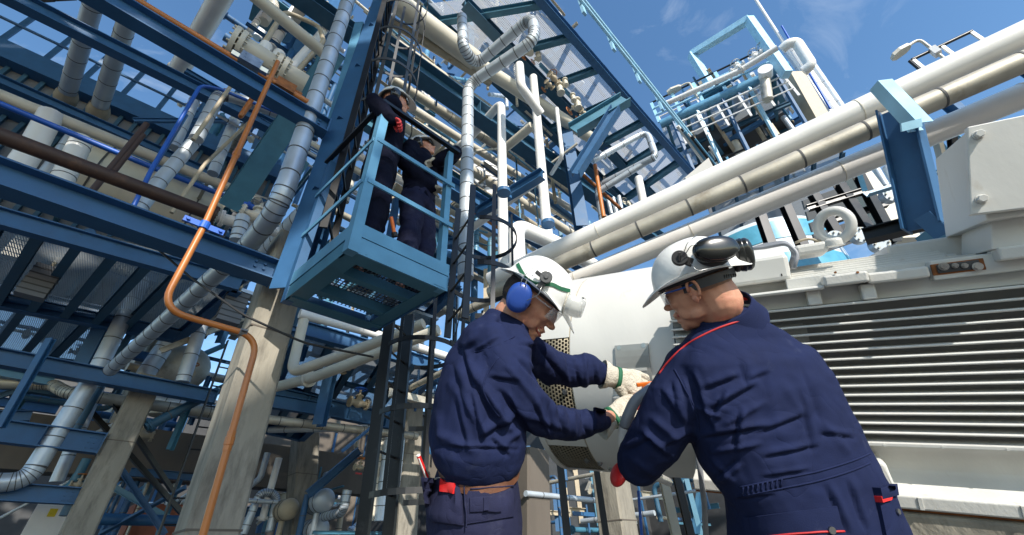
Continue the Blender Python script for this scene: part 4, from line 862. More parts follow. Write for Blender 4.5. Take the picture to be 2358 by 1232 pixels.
for i, (x, y, w_, h_) in enumerate(((1640, 330, .5, .5), (1720, 300, .7, .6), (1780, 270, .4, .7), (1690, 370, .6, .4))):
    p = P(x, y, 15.2); t = thing('equipment_cabinet', 'dark equipment cabinet with a pale lid on the tower decks', 'cabinet', p, 'cabinets on the tower decks'); mb = MB(); boxm(mb, p, E1*w_, E2*.4, UP*h_); mb.build('body', 'dkgrey', t); mb = MB(); boxm(mb, p + UP*(h_+.03), E1*(w_+.04), E2*.44, UP*.03); mb.build('lid', 'panel', t)
clutter(26, (1560, 230, 1850, 420), (15.5, 20), 'in the shaded tower', dk + br, size=(3, 10), L=(.6, 3))
clutter(16, (560, -10, 800, 180), (11, 16), 'high behind the flanged vessel', ['blue', 'teal', 'white', 'cream', 'blue'], size=(8, 30), L=(1, 4))
clutter(12, (820, -10, 1000, 200), (9, 14), 'behind the ladder cage', br, size=(5, 16))
clutter(16, (-30, 960, 330, 1230), (6.5, 11), 'in the bottom left corner', dk, size=(6, 26))
for i in range(16):
    x = rnd.uniform(480, 1480); y = rnd.uniform(200, 560); valve(P(x, y, rnd.uniform(9, 12)), rnd.choice([E1, E2]), UP, rnd.uniform(.12, .22), rnd.choice(['cream', 'white', 'beige']), rnd.choice(['orange', 'royal', 'steel']), 'valve with a handwheel deep in the central piping', 'valves deep in the central piping')
for i in range(14):
    x = rnd.uniform(0, 860); y = rnd.uniform(560, 1210); p = P(x, y, rnd.uniform(7, 9)); 
    if p.z > .3: valve(p, rnd.choice([E1, E2]), UP, rnd.uniform(.12, .2), rnd.choice(['cream', 'tarnish', 'beige']), rnd.choice(['orange', 'royal', 'steel']), 'valve with a handwheel in the dark left piping', 'valves in the dark left piping')
# ---- slatted screen added unseen overhead to shade the left side, gaps for sun patches ----
od = thing('overhead_shade_screen', 'large slatted shade screen added high overhead, out of the picture', 'deck', (-2, -3, 14))
rnd.seed(5)
for i in range(36):
    x = -13.2 + i*.585; far_ = 4.5 if x < -.5 else -4.5 if x < 3.4 else (-10.2 if x < 5.6 else -12.0); y = -23.0
    while y < far_ - .4:
        if 6.05 < x < 6.6 and -19 < y < -14.2: y = -14.2
        L_ = min(rnd.uniform(2.2, 5.5), far_ - y); g_ = rnd.choice([.06, .1, .28, .5, .8])
        mb = MB(); boxm(mb, V((x, y + L_/2, 14 + .1*((i*7) % 5)/5)), V((rnd.uniform(.26, .289), 0, 0)), V((0, L_/2, 0)), V((0, 0, .06))); mb.build('shade_slat', 'dkgrey', od)
        y += L_ + g_
# ================= MACHINE =================
ma = -cdir(*(-V((W0/2 - (-450), -(H0/2 - 940), FP)))) if False else (M3 @ Dc(-450, 940)).normalized()     # shaft axis, away to the left
mr_ = -ma
mu_ = cdir(0, 1, -.12); mu_ = (mu_ - ma*mu_.dot(ma)).normalized()
mn_ = mr_.cross(mu_).normalized()
if mn_.dot(CAM - P(1600, 800, 2)) < 0: mn_ = -mn_
Q0 = P(2358, 845, 1.34)                         # a point on the fin-tip plane
def mp(px, py, z=0.0):
    r = M3 @ Dc(px, py); o = Q0 + mn_*z; return CAM + r*((o - CAM).dot(mn_)/r.dot(mn_))
def mc(p): d = p - Q0; return d.dot(mr_), d.dot(mu_), d.dot(mn_)
def mw(x, y, z): return Q0 + mr_*x + mu_*y + mn_*z
mt = thing('machine', 'huge white painted machine with a round drum and a ribbed cooling side', 'machine', mw(-.6, -1.2, -.4))
def mbx(mb, x0, x1, y0, y1, z0, z1, mi=0): boxm(mb, mw((x0+x1)/2, (y0+y1)/2, (z0+z1)/2), mr_*(x1-x0)/2, mu_*(y1-y0)/2, mn_*(z1-z0)/2, mi)
def bevelize(o, w_=.006, seg=2):
    m_ = o.modifiers.new('b', 'BEVEL'); m_.width = w_; m_.segments = seg; m_.limit_method = 'ANGLE'; m_.angle_limit = R(40)
    for p in o.data.polygons: p.use_smooth = False
    return o
def mpart(name, boxes, m='motorcast', bev=.005):
    mb = MB(); [mbx(mb, *b) for b in boxes]; return bevelize(mb.build(name, m, mt), bev)
def px_box(x0, y0, x1, y1, z0, z1):
    """box whose front face (z1) covers the photo rectangle"""
    a = mc(mp(x0, y1, z1)); b = mc(mp(x1, y0, z1)); return (a[0], b[0], a[1], b[1], z0, z1)
yT = mc(mp(2358, 664, 0))[1]; yB = mc(mp(2358, 1030, 0))[1]; XL = mc(mp(1560, 850, 0))[0]; XR = .55
NF = 14; sp = (yT-yB)/(NF+1)
mpart('finned_back', [(XL, XR, yB-.02, yT+.02, -.13, -.075)], 'fin', .002)
for k in range(NF):
    y = yB + sp*(k+1); mb = MB(); n = 8; t_ = .0048
    prof = [(-.08, -t_*1.25), (-.008, -t_)] + [(-.004 + .006*math.sin(math.pi*j/6) , -t_*math.cos(math.pi*j/6)) for j in range(7)] + [(-.008, t_), (-.08, t_*1.25)]
    extr(mb, prof, mw(XL, y, 0), mw(XR, y, 0), mn_, mu_); mb.build('cooling_fin', 'motor', mt)
# casing behind
mpart('casing', [(XL-.02, XR+.1, yB-.02, yT+.14, -1.0, -.131)], 'motorcast', .02)
mpart('side_lip', [(XL, XR, yT+.002, yT+.012, -.08, .012), (XL, XR, yB-.012, yB+.002, -.08, .006)], 'motor', .003)
zl = .035
yr = yT + .014
mpart('recess_panel', [(XL, XR, yr, yr+.075, -.06, -.035)], 'motor', .003)
for (x0, x1) in ((1857, 1890), (1985, 2020)):
    a = mc(mp(x0, 675, .02))[0]; b = mc(mp(x1, 675, .02))[0]; mpart('rib', [(a, b, yr, yr+.06, -.034, .018)], 'motorcast', .006)
x1_, x2_, x3_, x4_, x5_ = [mc(mp(x, 640, .05))[0] for x in (1700, 1895, 2000, 2135, 2150)]
mpart('ledge', [(XL, x2_, yr+.058, yr+.074, -.034, .05), (x2_, x3_, yr+.066, yr+.108, -.034, .062), (x3_, x5_, yr+.058, yr+.098, -.034, .035)], 'motorcast', .008)
for x in (1924, 1975): c = mp(x, 627, .062); mb = MB(); cyl(mb, c - mn_*.01, c + mn_*.0012, .0042, 10); mb.build('rusty_hole', 'rust', mt)
xa_, xb_ = mc(mp(2150, 620, .03))[0], mc(mp(2278, 620, .03))[0]
mpart('terminal_recess', [(xa_, XR, yr+.045, yr+.115, -.034, .010)], 'motor', .004)
mpart('rusty_frame', [(xa_, xb_, yr+.062, yr+.102, .0, .0135)], 'rust', .002)
mpart('terminal_bar', [(xa_+.012, xb_-.014, yr+.067, yr+.098, .014, .020)], 'dkgrey', .002)
for x, s_ in ((2172, .011), (2198, .007), (2220, .007), (2250, .011)):
    c = mp(x, 614 if s_ > .01 else 612, .02); mb = MB(); cyl(mb, c, c + mn_*.006, s_*1.3, 20); cyl(mb, c + mn_*.006, c + mn_*.016, s_, 6); mb.build('bolt', 'steel', mt)
a = mc(mp(2304, 600, .05)); mpart('ledge_block', [(a[0], XR, a[1]+.0, a[1]+.042, -.03, .055)], 'motorcast', .006)
# stepped upper cover
yb_ = yr + .075
for k in range(7):
    xe = [2358, 2240, 2195, 2172, 2158, 2140, 2128][k]; z_ = -.035 - .034*k; y0 = yb_ + (.0 if k == 0 else .028 + .0115*k)
    xr = XR if k == 0 else mc(mp(xe, 560, z_))[0]
    mpart('step_plate', [(mc(mp(1800, 600, z_))[0], XR if k == 0 else xr, y0, y0 + (.045 if k == 0 else .0135), z_-.30, z_)], 'motorcast', .002)
mpart('upper_cover', [(XL+.1, XR, yb_, yb_+.09, -.65, -.30), (mc(mp(2030, 560, -.3))[0], XR, yb_+.04, yb_+.145, -.7, -.24)], 'motorcast', .01)
# junction box left of the eye
a = mc(mp(1690, 660, -.05)); b = mc(mp(1812, 583, -.05)); jb = mpart('junction_box', [(a[0]-.16, b[0], a[1], b[1], -.40, -.05)], 'motor', .016)
c = mp(1800, 633, -.05); mb = MB(); boxm(mb, c, mr_*.0022, mu_*.005, mn_*.0015); mb.build('key_slot', 'dark', jb)
a = mc(mp(1833, 590, -.12)); b = mc(mp(1905, 553, -.12)); mpart('gland_box', [(a[0], b[0], a[1], b[1], -.3, -.12)], 'motorcast', .014)
# lifting eye
c = mp(1921, 520, -.14); t = thing('lifting_eye', 'cream painted lifting eye ring standing on the machine', 'lifting eye', c - mu_*.05); mb = MB()
ex, ey = (mr_*.93 + mn_*.35).normalized(), mu_; rr = rpx(c, 64); path = [c + ex*math.cos(q)*rr*.96 + ey*math.sin(q)*rr*1.08 for q in [2*math.pi*i/40 for i in range(40)]]
sweep(mb, path, rpx(c, 22), 16, closed=True); o = mb.build('ring', 'motorcast', t, True)
mb = MB(); b0 = mp(1920, 556, -.14); sweep(mb, [b0 - mu_*.02, b0 - mu_*.002, b0 + mu_*.006, b0+mu_*.012], [.036, .036, .034, .026], 24); smooth_auto(mb.build('base', 'motorcast', t))
# conduits
for i in range(3):
    z_ = -.10 - .03*i; pts = [mp(1700, 576 + i*4, z_-.05), mp(1760, 570 - i*3, z_-.03), mp(1812, 560 - i*2, z_), mp(1838 - i*5, 584, z_+.02), mp(1828 - i*5, 618, z_+.04)]
    pp_ = fillet(pts, .05, 8); mb = MB(); sweep(mb, pp_, .0085, 10); tag(mb.build('conduit', 'hose', None, True), ['outer', 'middle', 'inner'][i] + ' grey flexible conduit looping over the junction box of the machine', 'conduit')
pp_ = fillet([mp(1830, 560, -.15), mp(1860, 548, -.15), mp(1900, 560, -.15)], .06, 6); mb = MB(); sweep(mb, pp_, .006, 8); tag(mb.build('conduit', 'beige', None, True), 'thin tan cable arching beside the lifting eye', 'conduit')
# big box top right
bx = thing('grey_box', 'grey steel box with two hexagon bolts at the right edge above the machine', 'box', mp(2300, 400, .10))
def bxb(name, corners, z0, z1, m, bev=.004):
    """prism between photo-measured front corners"""
    f = [mp(x, y, z1) for x, y in corners]; b_ = [p - mn_*(z1-z0) - mr_*.0 for p in f]; n = len(f); mb = MB()
    mb.add(f + b_, [tuple(range(n)), tuple(range(2*n-1, n-1, -1))] + [(i, (i+1) % n, n+(i+1) % n, n+i) for i in range(n)]); return bevelize(mb.build(name, m, bx), bev)
bxb('door_plate', [(2227, 292), (2460, 243), (2460, 468), (2235, 495)], .10, .125, 'motor'); bxb('body', [(2240, 290), (2460, 246), (2460, 478), (2272, 508)], -.25, .095, 'motor')
bxb('neck', [(2283, 490), (2460, 470), (2460, 560), (2283, 575)], -.2, .04, 'motor')
for (x, y) in ((2252, 311), (2259, 459)):
    c = mp(x, y, .125); mb = MB(); cyl(mb, c, c + mn_*.004, .0155, 20); cyl(mb, c + mn_*.004, c + mn_*.020, .0128, 6); bevelize(mb.build('bolt', 'motor', bx), .0015)
# lower pan and feet
y2 = yB - .014
mb = MB(); prof = [(-.02, 0), (-.06, -.012), (-.085, -.04), (-.09, -.10), (-.07, -.125), (-.01, -.138), (.055, -.142), (.06, -.146), (.06, -.185), (.05, -.19), (-.12, -.19), (-.12, 0)]
xs_ = mc(mp(2010, 1100, .0))[0]
extr(mb, prof, mw(XL, y2, 0), mw(XR, y2, 0), mn_, mu_); smooth_auto(bevelize(mb.build('lower_pan', 'motorcast', mt), .004), 50)
mb = MB(); a = mc(mp(1985, 1075, .05)); b = mc(mp(2062, 1140, .05))
pf = [mp(1975, 1060, .04), mp(2040, 1065, .04), mp(2066, 1128, .06), mp(2062, 1150, .06), mp(1960, 1150, .06)]; bk_ = [p - mn_*.13 for p in pf]; n = 5
mb.add(pf + bk_, [tuple(range(n)), tuple(range(2*n-1, n-1, -1))] + [(i, (i+1) % n, n+(i+1) % n, n+i) for i in range(n)]); bevelize(mb.build('foot', 'motorcast', mt), .012, 3)
mb = MB(); mbx(mb, mc(mp(1900, 1200, .045))[0], XR, y2-.75, y2-.205, -.9, .045); tag(bevelize(mb.build('concrete_plinth', 'concrete'), .01), 'pale concrete plinth under the ribbed side of the machine', 'plinth')
mpart('sole_plate', [(XL, XR, y2-.204, y2-.191, -.8, .03)], 'rust', .002)
# ---- drum ----
Cd = P(1455, 846, 2.62); Rd = .615
def dr(t, ang, rad=Rd): return Cd + mr_*t + (mn_*math.cos(ang) + mu_*math.sin(ang))*rad
dt = thing('drum_dummy', '', '', Cd); bpy.data.objects.remove(dt)
tL = -.52; 
def drum_t(px, py):      # axial coordinate of the drum surface at a photo point
    r = (M3 @ Dc(px, py)).normalized(); o = CAM - Cd; rp = r - mr_*r.dot(mr_); op = o - mr_*o.dot(mr_)
    A_ = rp.dot(rp); B_ = 2*rp.dot(op); C_ = op.dot(op) - Rd*Rd; dsc = B_*B_ - 4*A_*C_
    s = (-B_ - math.sqrt(max(0, dsc)))/(2*A_); p = CAM + r*s; q = p - Cd; return q.dot(mr_), math.atan2(q.dot(mu_), q.dot(mn_)), p
t1_ = drum_t(1312, 830)[0]; t0_ = drum_t(1222, 830)[0]; t2_ = drum_t(1560, 830)[0]; tE = .9
def ring_shell(name, ta, tb, a0, a1, m, parent, rad=Rd, th=.006, N=64):
    mb = MB(); vs = []
    for t__ in (ta, tb):
        for k in range(N+1):
            a = a0 + (a1-a0)*k/N; vs.append(dr(t__, a, rad))
    for t__ in (ta, tb):
        for k in range(N+1):
            a = a0 + (a1-a0)*k/N; vs.append(dr(t__, a, rad-th))
    n = N+1; f = []
    for k in range(N): f += [(k, k+1, n+k+1, n+k), (2*n+k, 3*n+k, 3*n+k+1, 2*n+k+1), (k, 2*n+k, 2*n+k+1, k+1), (n+k, n+k+1, 3*n+k+1, 3*n+k)]
    mb.add(vs, f); o = mb.build(name, m, parent, True); return smooth_auto(o, 35)
ring_shell('drum_shell', t1_+.003, t2_-.003, 0, 2*math.pi, 'motor', mt); ring_shell('drum_shell', t2_+.003, tE, 0, 2*math.pi, 'motor', mt)
ring_shell('seam_ring', t1_-.004, t1_+.004, 0, 2*math.pi, 'beige', mt, Rd-.003, .02); ring_shell('seam_ring', t2_-.004, t2_+.004, 0, 2*math.pi, 'dkgrey', mt, Rd-.003, .02)
# left strip: solid sectors with perforated sectors between
aG = [drum_t(1300, 735)[1], drum_t(1252, 800)[1] - .12]
g0, g1 = R(-14), R(22)      # front upper grille
g2, g3 = R(-62), R(-36)
ring_shell('drum_rim', t0_-.035, t0_, 0, 2*math.pi, 'motor', mt, Rd+.004, .02)
for (a, b) in ((g1, R(150)), (g3, g0), (R(-210), g2)): ring_shell('end_band', t0_+.001, t1_-.005, a, b, 'motor', mt, Rd, .006, 40)
def grille(a, b):
    me = bpy.data.meshes.new('grille'); N = 30; vs = []; fs = []; uvs = []
    for k in range(N+1):
        q = a + (b-a)*k/N; vs += [tuple(dr(t0_, q, Rd-.004)), tuple(dr(t1_-.004, q, Rd-.004))]; uvs += [((q)*Rd*46, 0), (q*Rd*46, (t1_-t0_)*52)]
    for k in range(N): fs.append((2*k, 2*k+1, 2*k+3, 2*k+2))
    me.from_pydata(vs, [], fs); uv = me.uv_layers.new(name='UVMap')
    for l in me.loops: uv.data[l.index].uv = uvs[l.vertex_index]
    o = link('perforated_grille', me, 'perf', mt, True)
    sm = o.modifiers.new('s', 'SOLIDIFY'); sm.thickness = .004; return o
grille(g0, g1); grille(g2, g3)
ring_shell('inner_liner', t0_, t1_, 0, 2*math.pi, 'dark', mt, Rd-.06, .006)
mb = MB(); sweep(mb, [dr(t0_-.035, 0, 0), dr(t0_-.03, 0, 0)], Rd-.01, 48); mb.build('end_plate', 'motor', mt)
mb = MB(); sweep(mb, [dr(tE, 0, 0), dr(tE+.01, 0, 0)], Rd-.001, 48); mb.build('end_plate', 'motor', mt)
def dbolt(px, py, s=.013, m='steel'):
    t__, a, p = drum_t(px, py); n_ = (mn_*math.cos(a) + mu_*math.sin(a)); mb = MB(); cyl(mb, p - n_*.003, p + n_*.004, s*1.35, 18); cyl(mb, p + n_*.004, p + n_*.013, s, 6); mb.build('bolt', m, mt)
for (x, y) in ((1343, 691), (1301, 902), (1352, 1060), (1382, 1066), (1405, 1078)): dbolt(x, y, .011)
# slot plate on the drum (clear weathered cover)
A4 = [drum_t(x, y) for x, y in ((1417, 797), (1493, 788), (1491, 905), (1417, 905))]
mb = MB(); n = 8; vs = []; ta, tb = A4[0][0], A4[1][0]; aa, ab = A4[3][1], A4[0][1]
for L_ in (Rd+.004, Rd+.012):
    for i in range(n+1): q = aa + (ab-aa)*i/n; vs += [dr(ta, q, L_), dr(tb, q, L_)]
k0 = 2*(n+1); f = []
for i in range(n): f += [(2*i, 2*i+1, 2*i+3, 2*i+2), (k0+2*i, k0+2*i+2, k0+2*i+3, k0+2*i+1), (2*i, 2*i+2, k0+2*i+2, k0+2*i), (2*i+1, k0+2*i+1, k0+2*i+3, 2*i+3)]
f += [(0, k0, k0+1, 1), (2*n, 2*n+1, k0+2*n+1, k0+2*n)]
mb.add(vs, f); cp_ = mb.build('cover_plate', 'plate', mt)
mb = MB(); q0 = drum_t(1455, 851)[1]; vs = [dr(ta + (tb-ta)*u, q0 + v, Rd+.0135) for u, v in ((.28, -.012), (.9, -.012), (.9, .012), (.28, .012))]; mb.add(vs, [(0, 1, 2, 3)]); mb.build('sticker', 'sticker', cp_)
for (x, y) in ((1427, 802), (1483, 797)): dbolt(x, y, .012)
# instrument block under the hands
ib = thing('valve_block', 'small grey steel valve block on the drum where the workers\' hands meet', 'valve', drum_t(1445, 930)[2])
c = drum_t(1445, 935)[2] + mn_*.02
mb = MB(); boxm(mb, c, mr_*.055, mu_*.05, mn_*.03); bevelize(mb.build('body', 'plate', ib), .004)
mb = MB(); boxm(mb, c + mr_*.09 - mu_*.0, mr_*.03, mu_*.045, mn_*.035); cyl(mb, c + mr_*.1 - mu_*.09, c + mr_*.1 + mu_*.09, .012, 12); bevelize(mb.build('side_body', 'steel', ib), .003)
mb = MB(); cyl(mb, c + mr_*.13 + mn_*.03 - mu_*.02, c + mr_*.13 + mn_*.09 - mu_*.02, .022, 16); mb.build('knob', 'rubber', ib)
mb = MB(); cc = c - mu_*.115 - mr_*.02; sweep(mb, [cc + (mr_*math.cos(q) + mu_*math.sin(q)*1.3)*.016 for q in [2*math.pi*i/20 for i in range(20)]], .005, 8, closed=True); mb.build('ring', 'rust', ib, True)
# thick hose
hp = [P(1575, 868, 1.62), P(1515, 884, 1.57), P(1462, 922, 1.53), P(1440, 972, 1.51), P(1433, 1020, 1.52), P(1455, 1070, 1.6), P(1540, 1110, 1.9)]
pth = fillet(hp, .09, 8); ht = thing('air_hose', 'thick grey hose with a white section curving in front of the drum', 'hose', hp[-1])
k1 = min(range(len(pth)), key=lambda i: (pth[i] - P(1438, 985, 1.51)).length); k0 = min(range(len(pth)), key=lambda i: (pth[i] - P(1492, 898, 1.55)).length)
mb = MB(); sweep(mb, pth[:k0+1], .0195, 16); mb.build('end_sleeve', 'rubber', ht, True)
mb = MB(); sweep(mb, pth[k0:k1+1], .0205, 16); mb.build('grey_section', 'hose', ht, True)
mb = MB(); sweep(mb, pth[k1:], .0185, 16); mb.build('white_section', 'white', ht, True)
hp = [P(1600, 1010, 1.75), P(1612, 1080, 1.7), P(1622, 1160, 1.68), P(1630, 1330, 1.66)]; mb = MB(); sweep(mb, fillet(hp, .1, 6), .011, 12); tag(mb.build('air_hose', 'hose', None, True), 'thin grey hose hanging beside the standing worker\'s hip', 'hose')
# orange clip
c = P(1488, 884, 1.60); t = thing('orange_clip', 'bright orange plastic clip held in the gloved hand', 'clip', c); mb = MB(); ex = cdir(1, .12, 0); ey = cdir(-.12, 1, 0); ez = cdir(0, 0, 1)
boxm(mb, c, ex*.038, ey*.007, ez*.006); boxm(mb, c + ex*.012 - ey*.018, ex*.006, ey*.016, ez*.006); boxm(mb, c - ex*.018 - ey*.022, (ex*.5+ey).normalized()*.018, ex*.004, ez*.006); boxm(mb, c + ex*.0 - ey*.031, ex*.026, ey*.005, ez*.006); bevelize(mb.build('clip', 'orangep', t), .002)
# frame under the drum
for (x, y, m_, w_, lb) in ((1300, 1170, 'dkgrey', .05, 'dark slim leg under the left of the drum'), (1385, 1160, 'dkgrey', .04, 'dark slim leg under the middle of the drum'), (1545, 1180, 'cream', .06, 'cream leg behind the hose'), (1580, 1190, 'dkgrey', .05, 'dark leg right of the hose')):
    a = P(x, y, 3.0); b = a + UP*.42; a = V((a.x, a.y, 0)); beam(a, b, w_, w_, m_, lb, 'post', 'I', name='steel_post', plates=False, group='legs under the drum')
PIPE([(1478, 1235, 2.9), (1470, 1130, 'z')], 7, 'royal', 'thin bright blue tube under the drum')
mb = MB(); c = mw(mc(mp(1640, 1100, -.5))[0], yB-.13, -.6); boxm(mb, c, mr_*.22, mu_*.10, mn_*.3); bevelize(mb.build('bearing_support', 'motorcast', mt), .01)

for k in range(16):
    x = XL + .05 + k*.155
    for y_ in (yT+.007, yB-.007):
        c = mw(x, y_, .012 if y_ > 0 else .006); mb = MB(); cyl(mb, c - mn_*.002, c + mn_*.003, .0042, 6); mb.build('lip_bolt', 'motor', mt)
for px_ in (1760, 2100, 2330): x = mc(mp(px_, 1100, .06))[0]; mpart('joint_strip', [(x, x+.012, y2-.185, y2-.146, .058, .0635)], 'motorcast', .001)
# ================= PEOPLE =================
def loft(mb, secs, n=28, e=2.3):
    vs = []
    for (c, a, b) in secs:
        for k in range(n):
            t = 2*math.pi*k/n; ct, st = math.cos(t), math.sin(t)
            vs.append(V(c) + a*(abs(ct)**(2/e)*(1 if ct >= 0 else -1)) + b*(abs(st)**(2/e)*(1 if st >= 0 else -1)))
    m_ = len(secs); fs = [(i*n+k, i*n+(k+1) % n, (i+1)*n+(k+1) % n, (i+1)*n+k) for i in range(m_-1) for k in range(n)]
    fs += [tuple(range(n-1, -1, -1)), tuple(range((m_-1)*n, m_*n))]; mb.add(vs, fs)
def seg2(px, py, a, b):
    dx, dy = b[0]-a[0], b[1]-a[1]; L = dx*dx+dy*dy; t = ((px-a[0])*dx+(py-a[1])*dy)/L; tc_ = min(1, max(0, t))
    return math.hypot(px-a[0]-dx*tc_, py-a[1]-dy*tc_), t, ((px-a[0])*dy-(py-a[1])*dx)/math.sqrt(L)
def fold(me, folds, amp=.004, fs=9.0, seed=0., stretch=None, fine=.0012):
    """cloth: generic soft folds plus modelled crease lines (a, b, width px, depth m; negative = valley)"""
    me.calc_loop_triangles(); nr = [v.normal.copy() for v in me.vertices]
    for v, n_ in zip(me.vertices, nr):
        q = V(v.co)*fs + V((seed, seed*1.7, 0))
        if stretch is not None:
            q = V((q.dot(stretch[0])*stretch[3][0], q.dot(stretch[1])*stretch[3][1], q.dot(stretch[2])*stretch[3][2]))
        w_ = noise.noise(q); d = amp*(1-abs(w_)*2.4) + fine*noise.noise(q*4.1)
        if folds and n_.dot((CAM-v.co)) > 0:
            x, y = proj(v.co)
            for (a, b, wd, dp) in folds:
                if min(a[0], b[0])-4*wd < x < max(a[0], b[0])+4*wd and min(a[1], b[1])-4*wd < y < max(a[1], b[1])+4*wd:
                    ds, t, sg_ = seg2(x, y, a, b); tp = max(0., min(1, min(t, 1-t)*3+.35)); 
                    if dp < 0: d += (dp*math.exp(-ds/(wd*.55)) - dp*.75*math.exp(-((sg_-wd*1.1)/wd)**2))*tp*1.25*(1 if ds < 4*wd else 0)
                    else: d += dp*math.exp(-(ds/(wd*.8))**2)*tp*1.0
        v.co = v.co + n_*d
    me.update()
def add_me(name, me, m, parent, smooth=True): return link(name, me, m, parent, smooth)
class Surf:
    def __init__(s, objs):
        vs = []; fs = []
        for o in objs:
            k = len(vs); off = o.parent.location if False else V((0, 0, 0)); vs += [v.co.copy() for v in o.data.vertices]; fs += [tuple(i+k for i in p.vertices) for p in o.data.polygons]
        s.b = BVHTree.FromPolygons(vs, fs)
    def hit(s, x, y, off=0.):
        d = (M3 @ Dc(x, y)).normalized(); l, n_, i, ds = s.b.ray_cast(CAM, d)
        if l is None: return None
        if n_.dot(d) > 0: n_ = -n_
        return l + n_*off, n_
    def line(s, pts, step=6):
        out = []
        for a, b in zip(pts, pts[1:]):
            n = max(1, int(math.hypot(b[0]-a[0], b[1]-a[1])/step))
            for i in range(n):
                h = s.hit(a[0]+(b[0]-a[0])*i/n, a[1]+(b[1]-a[1])*i/n)
                if h: out.append(h)
        h = s.hit(*pts[-1]); 
        if h: out.append(h)
        return out
    def cord(s, pts, r, name, m, parent, off=0.0, flat=1.0, sm=2, rf=None):
        L = s.line(spline(pts)); ps = [p + n_*off for p, n_ in L]
        for _ in range(sm): ps = [ps[0]] + [(ps[i-1]+ps[i]*2+ps[i+1])/4 for i in range(1, len(ps)-1)] + [ps[-1]]
        if len(ps) < 3: return None
        mb = MB(); sweep(mb, ps, r if rf is None else [r*rf(i/(len(ps)-1)) for i in range(len(ps))], 8, flat=flat, ref=L[0][1]); return mb.build(name, m, parent, True)
    def patch(s, quad, nx, ny, th, name, m, parent, bulge=0., inset=.0):
        """quad: photo corners tl,tr,br,bl laid on the surface as a thick cloth piece"""
        vs = []; N = (nx+1)*(ny+1); ok = []
        for j in range(ny+1):
            for i in range(nx+1):
                u, v = i/nx, j/ny; x = (quad[0][0]*(1-u)+quad[1][0]*u)*(1-v)+(quad[3][0]*(1-u)+quad[2][0]*u)*v; y = (quad[0][1]*(1-u)+quad[1][1]*u)*(1-v)+(quad[3][1]*(1-u)+quad[2][1]*u)*v
                h = s.hit(x, y); ok.append(h)
        last = next((h for h in ok if h), None)
        if not last: return None
        mnn = sum((h[1] for h in ok if h), V((0, 0, 0))).normalized(); cen = sum((h[0] for h in ok if h), V((0, 0, 0)))/max(1, sum(1 for h in ok if h)); okk = []
        for k_, h in enumerate(ok):
            if h is None or abs((h[0]-cen).dot(mnn)) > .05:
                i, j = k_ % (nx+1), k_//(nx+1); u, v = i/nx, j/ny; x = (quad[0][0]*(1-u)+quad[1][0]*u)*(1-v)+(quad[3][0]*(1-u)+quad[2][0]*u)*v; y = (quad[0][1]*(1-u)+quad[1][1]*u)*(1-v)+(quad[3][1]*(1-u)+quad[2][1]*u)*v
                h = (P(x, y, dep(cen)), mnn)
            okk.append((h[0], (mnn*2 + h[1]).normalized()))
        ok = okk
        e = lambda k: 1 if (0 < k % (nx+1) < nx and 0 < k//(nx+1) < ny) else 0
        vs = [h[0] + h[1]*(th + bulge*e(k)) for k, h in enumerate(ok)] + [h[0] - h[1]*.004 for h in ok]
        f = []
        for j in range(ny):
            for i in range(nx):
                a = j*(nx+1)+i; f += [(a, a+1, a+nx+2, a+nx+1), (N+a, N+a+nx+1, N+a+nx+2, N+a+1)]
        for i in range(nx): f += [(i, N+i, N+i+1, i+1), (ny*(nx+1)+i, ny*(nx+1)+i+1, N+ny*(nx+1)+i+1, N+ny*(nx+1)+i)]
        for j in range(ny): a = j*(nx+1); b_ = a+nx; f += [(a, a+nx+1, N+a+nx+1, N+a), (b_, N+b_, N+b_+nx+1, b_+nx+1)]
        mb = MB(); mb.add(vs, f); return smooth_auto(mb.build(name, m, parent), 50)
def spline(p, n=5):
    if len(p) < 3: return p
    q = [p[0]] + list(p) + [p[-1]]; out = []
    for i in range(1, len(q)-2):
        for k in range(n):
            t = k/n; out.append(tuple(.5*((2*q[i][j]) + (-q[i-1][j]+q[i+1][j])*t + (2*q[i-1][j]-5*q[i][j]+4*q[i+1][j]-q[i+2][j])*t*t + (-q[i-1][j]+3*q[i][j]-3*q[i+1][j]+q[i+2][j])*t**3) for j in (0, 1)))
    return out + [p[-1]]
